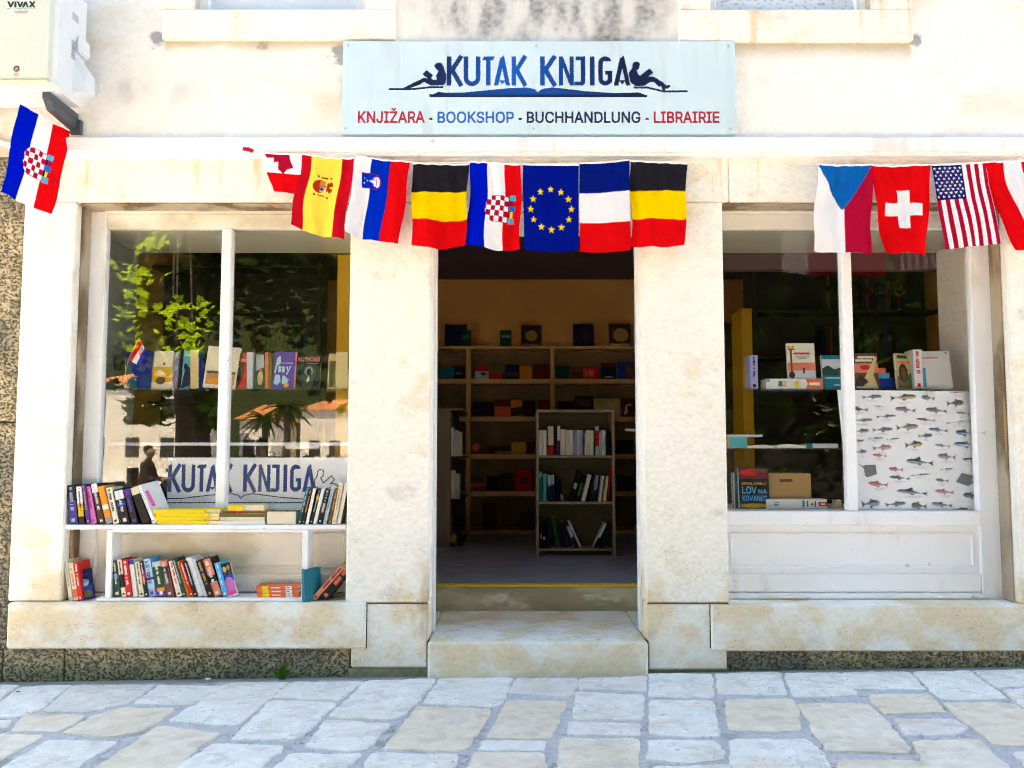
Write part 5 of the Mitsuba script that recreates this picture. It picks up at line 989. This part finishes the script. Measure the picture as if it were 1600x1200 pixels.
def shelf_items(where, z, oy, rows):
    for k, (a, b, t, c, look, art) in enumerate(rows):
        front_book(k4(a), k4(b), oy + k5 * t, py_at(z + .001, BKY + .05), BKY + .05, c, art, f'{look}, {ORD[k + 1]} from left {where}', t=.03, tilt=10, simple=True)
shelf_items('on top of the back shelves', kz[0], 490, [(95, 262, 80, 'navy', 'large dark blue book', []), (215, 296, 120, 'forest', 'small dark green box', [('r', .2, .8, .4, .7, 'green')]), (515, 600, 125, 'forest', 'small green book', [('r', .1, .9, .55, .7, 'grey')]), (675, 830, 85, 'umber', 'large brown picture book', [('e', .5, .5, .3, .25, 'tan'), ('r', .05, .95, .04, .12, 'tan')]), (1070, 1226, 76, 'navy', 'large navy book', [('e', .6, .5, .2, .3, 'umber')]), (1340, 1505, 72, 'umber', 'large brown and orange book', [('e', .55, .5, .35, .3, 'tan'), ('r', .05, .95, .03, .12, 'sand')])])
shelf_items('on the first back shelf', kz[1], 490, [(65, 165, 405, 'teal', 'teal dark book', []), (166, 248, 400, 'dark', 'dark grey book', [('r', .1, .8, .4, .5, 'grey')]), (325, 428, 395, 'pale', 'white book with red top', [('r', 0, 1, .6, 1, 'crimson'), ('p', [(.1, .45), (.5, .5), (.9, .4), (.6, .25), (.5, .4)], 'black')]), (432, 532, 390, 'olive', 'olive and red book', [('r', 0, 1, 0, .45, 'red')]), (555, 660, 385, 'navy', 'navy picture book', [('r', .1, .9, .2, .5, 'brown')]), (665, 757, 395, 'orange', 'orange book', []), (765, 892, 385, 'maroon', 'maroon book', []), (928, 1044, 395, 'forest', 'dark green book', []), (1046, 1145, 402, 'brown', 'brown and red book', [('r', 0, 1, .3, .6, 'maroon')]), (1148, 1262, 402, 'red', 'red book with a pale apple shape', [('e', .5, .5, .22, .28, 'salmon'), ('r', .1, .2, .2, .8, 'salmon')]), (1280, 1396, 374, 'navy', 'navy book with maroon head', [('r', 0, 1, .75, 1, 'maroon'), ('r', .2, .8, .1, .18, 'pale')]), (1405, 1530, 365, 'blue', 'blue book', [('r', .5, 1, 0, .9, 'brown')])])
shelf_items('on the second back shelf', kz[2], 600, [(300, 470, 135, 'dark', 'wide dark book', []), (475, 594, 118, 'coral', 'orange book with dark red head', [('r', 0, 1, .6, 1, 'maroon')]), (597, 682, 118, 'orange', 'orange and black book', [('p', [(0, 0), (1, .1), (1, .6), (0, .5)], 'umber')]), (690, 782, 125, 'dark', 'dark book with red shape', [('e', .6, .4, .2, .2, 'maroon')]), (800, 892, 120, 'maroon', 'dark red book', []), (955, 1078, 130, 'ink', 'ink dark book', []), (1085, 1222, 92, 'dark', 'black framed book', [('r', .1, .9, .5, .85, 'brown')]), (1230, 1425, 110, 'sand', 'wide sand coloured book', []), (1435, 1540, 108, 'maroon', 'dark red book with white headphones', [('p', [(.2, .1), (.3, .55), (.5, .7), (.7, .7), (.8, .6), (.7, .62), (.5, .62), (.4, .5), (.45, .3), (.35, .1)], 'white')])])
shelf_items('on the third back shelf', kz[3], 600, [(285, 378, 430, 'brown', 'brown book', [('e', .5, .5, .3, .3, 'coral')]), (430, 598, 470, 'umber', 'low wide brown book', [('r', .3, 1, .1, .3, 'sand')]), (602, 712, 442, 'gold', 'dull gold book', []), (716, 792, 440, 'maroon', 'maroon small book', []), (1395, 1522, 425, 'ink', 'ink dark wide book', [])])
shelf_items('on the fourth back shelf', kz[4], 720, [(290, 396, 130, 'brown', 'rust brown book', [('r', 0, 1, .3, .6, 'coral')]), (412, 512, 120, 'dark', 'dark landscape book', []), (514, 622, 98, 'umber', 'dark brown book', []), (635, 758, 66, 'red', 'dark red book with bird shape', [('e', .5, .5, .25, .2, 'maroon')]), (1400, 1525, 118, 'navy', 'navy wide book', [])])
shelf_items('on the lowest back shelf', kz[5], 720, [(380, 480, 320, 'umber', 'dark box', []), (490, 582, 350, 'brown', 'brown box', []), (670, 780, 390, 'umber', 'low brown box', []), (1450, 1530, 460, 'brown', 'small brown box', [])])
# display stand with an end panel at the left
GY = 2.9; gd = thing('display_stand', 'dark display stand with a grey end panel at the left inside the door', 'bookcase')
gx0, gx1, gx2, gzt = X(655, GY), X(704, GY), X(722, GY), Z(641, GY)
solid(part(gd, 'end_panel'), 'laminate', (gx0, gx1, GY, GY + .03, FL + .001, gzt), b=.002)
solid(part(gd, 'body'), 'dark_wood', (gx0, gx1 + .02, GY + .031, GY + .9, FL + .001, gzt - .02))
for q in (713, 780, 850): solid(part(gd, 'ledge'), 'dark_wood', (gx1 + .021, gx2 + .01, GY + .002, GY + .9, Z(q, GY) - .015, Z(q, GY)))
solid(part(gd, 'top_panel'), 'laminate', (gx0, gx2 + .01, GY, GY + .9, gzt + .001, gzt + .016), b=.002)
for k, (a, b, t, q, c) in enumerate(((705, 708.5, 668, 713, 'white'), (709, 715.5, 672, 713, 'pale'), (716, 721.5, 675, 713, 'cream'), (704.5, 711, 735, 780, 'cream'), (711.5, 718, 740, 780, 'pale'))):
    spine_book(a, a, b, t, py_at(Z(q, GY) + .0005, GY + .02), GY + .02, c, f'{("white", "pale", "cream", "worn cream", "pale grey")[k]} book on the {"upper" if k < 3 else "lower"} ledge of the display stand', simple=True, d=.14)
front_book(703, 714, 833, py_at(Z(850, GY) + .001, GY + .02), GY + .02, 'olive', [('e', .5, .5, .4, .4, 'gold')], 'small yellow box on the bottom ledge of the display stand', simple=True, cat='box', name='small_box')
# bookcases seen through the windows
def tall_case(name, label, x0, x1, y0, d, h, shelves, bsdf, back, facing=None, fill=True, seed=0, group=None):
    key = thing(name, label, 'bookcase'); r = np.random.default_rng(seed)
    solid(part(key, 'side_panel'), bsdf, (x0, x0 + .03, y0, y0 + d, FL + .001, FL + h), b=.002); solid(part(key, 'side_panel'), bsdf, (x1 - .03, x1, y0, y0 + d, FL + .001, FL + h), b=.002)
    solid(part(key, 'back_panel'), back, (x0 + .031, x1 - .031, y0 + d - .02, y0 + d - .001, FL + .001, FL + h - .03))
    n = shelves; zz = [FL + .08 + (h - .1) * k / n for k in range(n + 1)]
    for k, z in enumerate(zz): solid(part(key, 'shelf'), bsdf, (x0 + .031, x1 - .031, y0 + .003, y0 + d - .022, z - .02, z), b=.002)
    return key, zz
def loose_books(where, x0, x1, y, z, hmax, seed, n_max=40, pal=('dark', 'umber', 'navy', 'maroon', 'forest', 'brown', 'charcoal', 'olive', 'ink', 'indigo'), d=.15, group=None):
    n_max = min(n_max, 20); r = np.random.default_rng(seed); xx = x0; k = 0
    while xx < x1 - .02 and k < n_max:
        t = r.uniform(.014, .038); h = hmax * r.uniform(.62, .92); c = pal[r.integers(len(pal))]
        if xx + t > x1: break
        m = spine_mesh(t, h, d, [(0, .3, cc(c)), (.3, .45, cc(pal[r.integers(len(pal))])), (.45, 1, cc(c))], cc(c)); m.box(.0014, t - .0014, .003, d - .003, .003, h - .003, (.6, .55, .42)); m.xf(tr(xx, y, z + .0005))
        key = thing('book', f'dim {c} spine, {ORD[k + 1]} from left {where}', 'book'); m.build(key, 'dull_print')
        xx += t + r.uniform(.0005, .004); k += 1
        if r.random() < .05: xx += .05
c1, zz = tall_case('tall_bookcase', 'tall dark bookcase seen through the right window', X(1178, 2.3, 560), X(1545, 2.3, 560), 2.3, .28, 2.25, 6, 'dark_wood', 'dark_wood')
for k in (3, 4, 5): loose_books(f'on the {("", "", "", "lower", "middle", "upper")[k]} shelf of the dark right bookcase', X(1178, 2.3, 560) + .04 + (.5 if k < 5 else .55), X(1545, 2.3, 560) - .04, 2.36, zz[k], .3, 100 + k)
pl = thing('pine_post', 'pine post coloured as lamplit seen through the left edge of the right window', 'post')
solid(pl, 'lamplit_board', (X(1160, 1.9, 560), X(1176.5, 1.9, 560), 1.9, 2.2, FL + .001, Z(482, 1.9)), b=.003)
c2, zz = tall_case('tall_bookcase', 'brown bookcase at the far left behind the right window', X(1085, 3.4, 560), X(1158, 3.4, 560), 3.4, .28, 1.95, 5, 'shelf_back', 'shelf_back')
for k in (3, 4): loose_books(f'on the {("", "", "", "lower", "upper")[k]} shelf left of the pine post', X(1085, 3.4, 560) + .035, X(1158, 3.4, 560) - .035, 3.46, zz[k], .28, 120 + k, 7)
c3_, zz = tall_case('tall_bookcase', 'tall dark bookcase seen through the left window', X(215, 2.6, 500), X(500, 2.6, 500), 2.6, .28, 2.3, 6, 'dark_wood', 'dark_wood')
loose_books('in the dark bookcase behind the left window', X(365, 2.6, 500), X(480, 2.6, 500), 2.66, zz[4], .3, 144)
pl = thing('pine_post', 'pine post coloured as lamplit seen at the upper right of the left window', 'post')
solid(pl, 'lamplit_board', (X(527, 1.5, 440), X(556, 1.5, 440), 1.5, 1.8, FL + .001, Z(398, 1.5)), b=.003)

# ------------------------------------------------------------------ weed, crumbs
wd = thing('weed', 'small green weed growing at the foot of the left plinth', 'plant')
bx_, by_ = GP(439, 1062); r = np.random.default_rng(3); m = MB(); by_ = -.012
for k in range(22):
    a, l, tl_ = r.uniform(0, 6.28), r.uniform(.03, .10), r.uniform(.15, .8); d_ = np.array([math.cos(a) * tl_, -abs(math.sin(a)) * tl_, 1.0]); d_ /= np.linalg.norm(d_)
    base = np.array([bx_ + r.uniform(-.012, .012), by_, ground_z(bx_) - .005]); s_ = np.cross(d_, [0, 1, 0.2]); s_ /= np.linalg.norm(s_); w = l * .07
    p1_, p2_ = base + d_ * l * .55, base + d_ * l + np.array([0, 0, -.2 * l * tl_])
    m.add([base - s_ * w * .3, base + s_ * w * .3, p1_ + s_ * w, p2_, p1_ - s_ * w], [[0, 1, 2], [0, 2, 4], [4, 2, 3]])
m.build(part(wd, 'leaves'), 'weed_leaf')
for k, (a, b, s) in enumerate(((325, 1066, .011), (155, 1077, .006), (28, 1086, .008))):
    x_, y_ = GP(a, b); mm = trimesh.creation.icosphere(1, s); mm.apply_scale([1.3, .8, .35]); mm.apply_translation([x_, y_, ground_z(x_) + .016]); tag(MB().mesh(mm, [(.8, .8, .78), (.5, .45, .4), (.35, .1, .08)][k]).build(numbered('crumb'), 'dull_print'), ['white paper crumb by the left plinth', 'small pale crumb on the paving at the left', 'small reddish crumb on the far left paving'][k], 'litter')

# ------------------------------------------------------------------ the square behind the viewer, seen only as reflections in the panes
def leaf_poly(size): 
    return np.array([(0, 0), (.28, .12), (.5, .05), (.42, .3), (.62, .5), (.3, .6), (0, 1), (-.3, .6), (-.62, .5), (-.42, .3), (-.5, .05), (-.28, .12)]) * size
LF = [[0, k, k + 1] for k in range(1, 11)]
def leaves(m, pts, size, r, droop=.5):
    for p in pts:
        q = leaf_poly(size * r.uniform(.6, 1.2)); z = q[:, 1] * 0 - .12 * np.abs(q[:, 0]); v = np.c_[q, z]
        R = trimesh.transformations.euler_matrix(r.uniform(-1, 1) * droop + .6, r.uniform(-1, 1) * droop, r.uniform(0, 6.28), 'sxyz')[:3, :3]
        m.add(v @ R.T + p, LF)
def tree(name, label, x, y, h, rt, crown, n, size, seed, branches=()):
    r = np.random.default_rng(seed); key = thing(name, label, 'tree'); z0 = ground_z(np.clip(x, -8, 8)); m = MB()
    m.tube([[x + .06 * math.sin(k * 1.3 + seed), y, z0 - .05 + h * k / 6] for k in range(7)], np.linspace(rt, rt * .55, 7), 12); cz = z0 + h
    for k in range(7):
        a = k * 2.4 + seed; L = crown[0] * .75; m.tube([[x, y, cz - .5], [x + math.cos(a) * L * .5, y + math.sin(a) * L * .5, cz + crown[1] * .3], [x + math.cos(a) * L, y + math.sin(a) * L, cz + crown[1] * (.5 + .3 * math.sin(k))]], [rt * .45, rt * .25, .03], 7)
    for br_ in branches: m.tube(br_, np.linspace(rt * .1, .006, len(br_)), 6)
    m.build(part(key, 'trunk'), 'bark')
    cl = r.normal(size=(26, 3)); cl /= np.linalg.norm(cl, axis=1, keepdims=True); cl *= r.uniform(.35, .9, (26, 1)); cl = cl * [crown[0], crown[0], crown[1]] + [x, y, cz + crown[1] * .55]
    pts = cl[r.integers(26, size=n)] + r.normal(size=(n, 3)) * [crown[0] * .2, crown[0] * .2, crown[1] * .2]
    m = MB(); leaves(m, pts, size, r); return key, m
VG = .18                                    # plane of the panes
def mirror_at(px, py, d):                   # what a pane at VG shows at px, py after a light path of d metres
    x_, z_ = U(px, py, d - 4.5); return np.array([x_, VG - (d - 4.5 - VG), z_])
r = np.random.default_rng(21)
tk = mirror_at(297, 650, 11.6)
clusters = [((235, 385), 26, 14, 12, 7.4), ((205, 450), 22, 24, 18, 7.6), ((195, 520), 16, 30, 12, 7.6), ((270, 485), 50, 10, 18, 7.2), ((300, 520), 30, 14, 14, 7.2), ((275, 552), 40, 8, 14, 7.3), ((228, 425), 12, 12, 6, 7.8)]
extra = []; brs = []
for (c_, sx_, sy_, n_, d_) in clusters:
    for k in range(n_): extra.append(mirror_at(c_[0] + r.uniform(-1, 1) * sx_, c_[1] + r.uniform(-1, 1) * sy_, d_ + r.normal(0, .25)))
    e = mirror_at(*c_, d_); brs.append([[tk[0], tk[1], 4.4], [tk[0] + .3, (tk[1] + e[1]) / 2, 4.6], [(tk[0] * .3 + e[0] * .7), tk[1] * .25 + e[1] * .75, 3.8], list(e + [0, 0, .1])])
key, m = tree('plane_tree', 'broad plane tree reflected in the left window pane', tk[0], tk[1], 3.3, .27, (3.2, 2.6), 5200, .2, 5, brs)
low = [mirror_at(200 + 60 * r.random(), 590 + 75 * r.random(), 10.5 + r.normal(0, .5)) for k in range(160)] + [mirror_at(300 + 45 * r.random(), 590 + 90 * r.random(), 11.0 + r.normal(0, .5)) for k in range(90)]
leaves(m, low, .16, r); m.build(part(key, 'crown'), 'leaf'); m = MB(); leaves(m, extra, .085, r, .5); leaves(m, [q + r.normal(0, .07, 3) for q in extra], .075, r, .6); m.build(part(key, 'branch_leaves'), 'sunlit_leaf')
for k, (x_, y_, hh, cr, n_) in enumerate(((3.2, -8.0, .9, (2.6, 1.9), 7000), (2.6, -6.5, 4.2, (3.6, 1.8), 5200), (-1.6, -10.5, 3.3, (3.4, 2.6), 5200), (7.5, -9, 1.2, (3.0, 2.4), 5200), (-11, -16, 3.5, (3.5, 3.0), 1700), (6, -20, 2.0, (5, 3.5), 4000))):  # evergreens and tall tree on the right added to darken the right window
    key, m = tree('shade_tree', ('low dense evergreen added to darken the right window', 'tall spreading tree added to shade the right side of the square', 'dense tree reflected in the right half of the left window', 'dense evergreen added at the far right to block sky', 'tree at the far left of the square', 'large tree far back at the right of the square')[k], x_, y_, hh, .2, cr, n_, .27, 30 + k); m.build(part(key, 'crown'), 'leaf')
hd = thing('added_hedge', 'clipped dark greenery added to darken the foot of the right window', 'added_hedge'); m = MB(); m.box(1.2, 7.5, -7.6, -6.9, -.1, 1.15); m.build(part(hd, 'stems'), 'bark'); m = MB()  # added to hide sunlit ground from the right panes
hp = np.c_[r.uniform(1.1, 7.6, 4200), r.uniform(-7.7, -6.8, 4200), r.uniform(0, 1.3, 4200)]; leaves(m, hp, .13, r); m.build(part(hd, 'foliage'), 'leaf')
hd = thing('added_hedge', 'low dark greenery added to darken reflections over the left window banner', 'added_hedge'); e0, e1 = mirror_at(262, 760, 18.5), mirror_at(575, 760, 18.5)  # added to dim the reflection so the banner shows
m = MB(); m.box(e0[0], e1[0], e0[1] - .5, e0[1], -.15, .92); m.build(part(hd, 'stems'), 'bark'); m = MB(); n_ = 3000
leaves(m, np.c_[r.uniform(e0[0] - .05, e1[0] + .05, n_), r.uniform(e0[1] - .55, e0[1] + .08, n_), r.uniform(-.1, .99, n_)], .11, r); m.build(part(hd, 'foliage'), 'leaf')
# a person sitting on a chair far across the square, a silhouette in the left pane
import manifold3d as m3
def limb_mesh(chains, refine=.03):
    parts_ = []
    for (a, ra), (b, rb) in chains:
        sa, sb = m3.Manifold.sphere(ra, 24).translate(list(a)), m3.Manifold.sphere(rb, 24).translate(list(b)); parts_.append(m3.Manifold.batch_hull([sa, sb]))
    w = m3.Manifold.batch_boolean(parts_, m3.OpType.Add).refine_to_length(refine).to_mesh(); t_ = trimesh.Trimesh(w.vert_properties[:, :3], w.tri_verts); trimesh.smoothing.filter_taubin(t_, iterations=8); return t_
pz_ = -.09; po_ = mirror_at(232, 760, 17.0); PT = tr(po_[0], po_[1], pz_)
pe = thing('person', 'person darkened as if in shade sitting on a chair, reflected in the left window', 'person')
H_, SH, HIP = (0, 0, 1.20), (-.03, 0, .98), (-.06, 0, .52)
body = [((HIP, .15), ((-.05, 0, .75), .13)), (((-.05, 0, .75), .13), ((-.03, 0, .92), .12)), ((SH, .07), ((0, 0, 1.10), .052)), (((0, 0, 1.10), .052), ((.02, 0, 1.14), .055))]
for sd in (-1, 1):
    body += [(((-.03, sd * .10, .95), .09), ((-.03, sd * .18, .94), .065)), (((-.03, sd * .18, .94), .06), ((.06, sd * .21, .70), .045)), (((.06, sd * .21, .70), .045), ((.30, sd * .12, .68), .032)), (((.30, sd * .12, .68), .032), ((.38, sd * .09, .69), .03)), (((-.04, sd * .09, .50), .10), ((.38, sd * .10, .52), .07)), (((.38, sd * .10, .52), .068), ((.40, sd * .10, .10), .042)), (((.40, sd * .10, .08), .04), ((.52, sd * .11, .045), .035))]
    body += [(((.38, sd * .09, .69), .02), ((.44 - .006 * k, sd * (.075 + .018 * k), .70 + .004 * k), .009)) for k in range(4)] + [(((.35, sd * .09, .70), .014), ((.40, sd * .06, .715), .010))]
head = [((H_, .085), ((.015, 0, 1.14), .06)), (((-.01, 0, 1.22), .09), ((.02, 0, 1.20), .08)), (((.085, 0, 1.185), .014), ((.105, 0, 1.165), .012)), (((0, .085, 1.18), .018), ((-.01, .09, 1.20), .016)), (((0, -.085, 1.18), .018), ((-.01, -.09, 1.20), .016))]
bm = limb_mesh(body + head, .025); bm.apply_transform(PT); bc_ = np.where((bm.vertices[:, 2:3] > pz_ + 1.09) | (bm.vertices[:, 0:1] > po_[0] + .29) & (bm.vertices[:, 2:3] > pz_ + .62), (.35, .22, .15), (.02, .022, .025)); MB().mesh(bm, bc_).build(part(pe, 'body'), 'dull_print', True)  # clothes coloured near black in place of tree shade
hm = limb_mesh([(((-.03, 0, 1.25), .088), ((-.02, 0, 1.235), .09))]); hm.apply_transform(PT); MB().mesh(hm, (.015, .012, .01)).build(part(pe, 'hair'), 'dull_print', True)
ch = thing('chair', 'dark chair under the seated person reflected in the left window', 'chair')
def cbox(nm, *q): m = MB(); m.box(*q, (.02, .02, .022), b=.01); m.xf(PT); m.build(part(ch, nm), 'dull_print')
cbox('seat', -.27, .22, -.22, .22, .36, .40); cbox('backrest', -.33, -.28, -.22, .22, .45, .90)
for a in (-.31, .17):
    for b in (-.2, .16): cbox('leg', a, a + .04, b, b + .04, 0, .359 if a > 0 else .449)
for k, (px_, d_, hh) in enumerate(((412, 62, 3.6), (446, 56, 4.0))):
    b_ = mirror_at(px_, 712, d_); key = thing('palm_tree', ('palm tree', 'taller palm tree')[k] + ' reflected beside the orange roof in the left window', 'tree'); z0 = -.1
    MB().tube([[b_[0], b_[1], z0], [b_[0] + .1, b_[1], z0 + hh * .6], [b_[0], b_[1], z0 + hh]], [.28, .22, .2], 9).build(part(key, 'trunk'), 'bark')
    m = MB()
    for q in range(26):
        a = q * 2.4; el = .9 - 1.3 * (q / 26); L = 1.7; pts = []
        for s_ in np.linspace(0, 1, 6): pts.append([b_[0] + math.cos(a) * L * s_ * math.cos(el), b_[1] + math.sin(a) * L * s_ * math.cos(el), z0 + hh + L * s_ * math.sin(el) - .9 * s_ ** 2])
        pts = np.array(pts); sd = np.array([-math.sin(a), math.cos(a), 0])
        for e in range(5): w0, w1 = .22 * (1 - e / 5) + .04, .22 * (1 - (e + 1) / 5) + .02; m.add([pts[e] - sd * w0 - [0, 0, .1], pts[e], pts[e] + sd * w0 - [0, 0, .1], pts[e + 1] + sd * w1 - [0, 0, .1], pts[e + 1], pts[e + 1] - sd * w1 - [0, 0, .1]], [[0, 1, 4, 5], [1, 2, 3, 4]])
    m.build(part(key, 'crown'), 'leaf')
def house(label, px0, px1, py_eave, py_ridge, d, wins, wall='house_wall'):
    a, b = mirror_at(px0, py_eave, d), mirror_at(px1, py_eave, d); rr = mirror_at(px0, py_ridge, d); key = thing('house', label, 'house'); z0 = -.4; x0, x1, y1, y0 = a[0], b[0], a[1], a[1] - 8
    m = MB(); m.box(x0, x1, y0, y1, z0, a[2]); m.build(part(key, 'wall'), wall)
    e = .4; m = MB(); m.add([[x0 - e, y1 + e, a[2]], [x1 + e, y1 + e, a[2]], [x1 + e, y0 - e, a[2]], [x0 - e, y0 - e, a[2]], [x0 * .7 + x1 * .3, (y0 + y1) / 2, rr[2]], [x0 * .3 + x1 * .7, (y0 + y1) / 2, rr[2]]], [[0, 1, 5, 4], [2, 3, 4, 5], [1, 2, 5, 5], [3, 0, 4, 4], [0, 3, 2, 1]]); m.build(part(key, 'roof'), 'roof_tile')
    for u_ in wins:
        xw = x0 + (x1 - x0) * u_
        for zz_ in np.arange(z0 + 1.2, a[2] - 1.5, 2.6): MB().box(xw - .45, xw + .45, y1 - .05, y1 + .04, zz_, zz_ + 1.3).build(part(key, 'window'), 'dark_wood')
gx = np.linspace(-160, 160, 33); gy = np.linspace(-95, -170, 9); XX, YY = np.meshgrid(gx, gy, indexing='ij')
ZZ = np.clip((-95 - YY) / 75, 0, 1) ** .7 * 44 * (.75 + .5 * meshkit.fbm(np.stack([XX * .02, YY * .02, XX * 0], -1), 3)) - 1 + 1.5 * meshkit.noise(np.stack([XX * .4, YY * .4, XX * 0], -1))
i, j = np.meshgrid(np.arange(32), np.arange(8), indexing='ij')
MB().add(np.stack([XX, YY, ZZ], -1).reshape(-1, 3), np.stack([i * 9 + j, i * 9 + j + 1, i * 9 + 10 + j, i * 9 + 9 + j], -1).reshape(-1, 4)).build('added_hillside', 'scrub'); tag('added_hillside', 'dark wooded rise added beyond the square to block sky in the panes', None, None, 'structure')  # added rise that closes off sky between the reflected crowns
house('white house left in the square', 120, 300, 600, 575, 60, (.2, .5, .8)); house('house with orange roof behind the palms', 375, 425, 655, 628, 70, (.3, .7)); house('pale house right of the palms', 470, 560, 640, 620, 75, (.25, .6)); house('long house at the right of the square', 900, 1300, 560, 520, 70, (.1, .3, .5, .7, .9), 'shaded_wall')
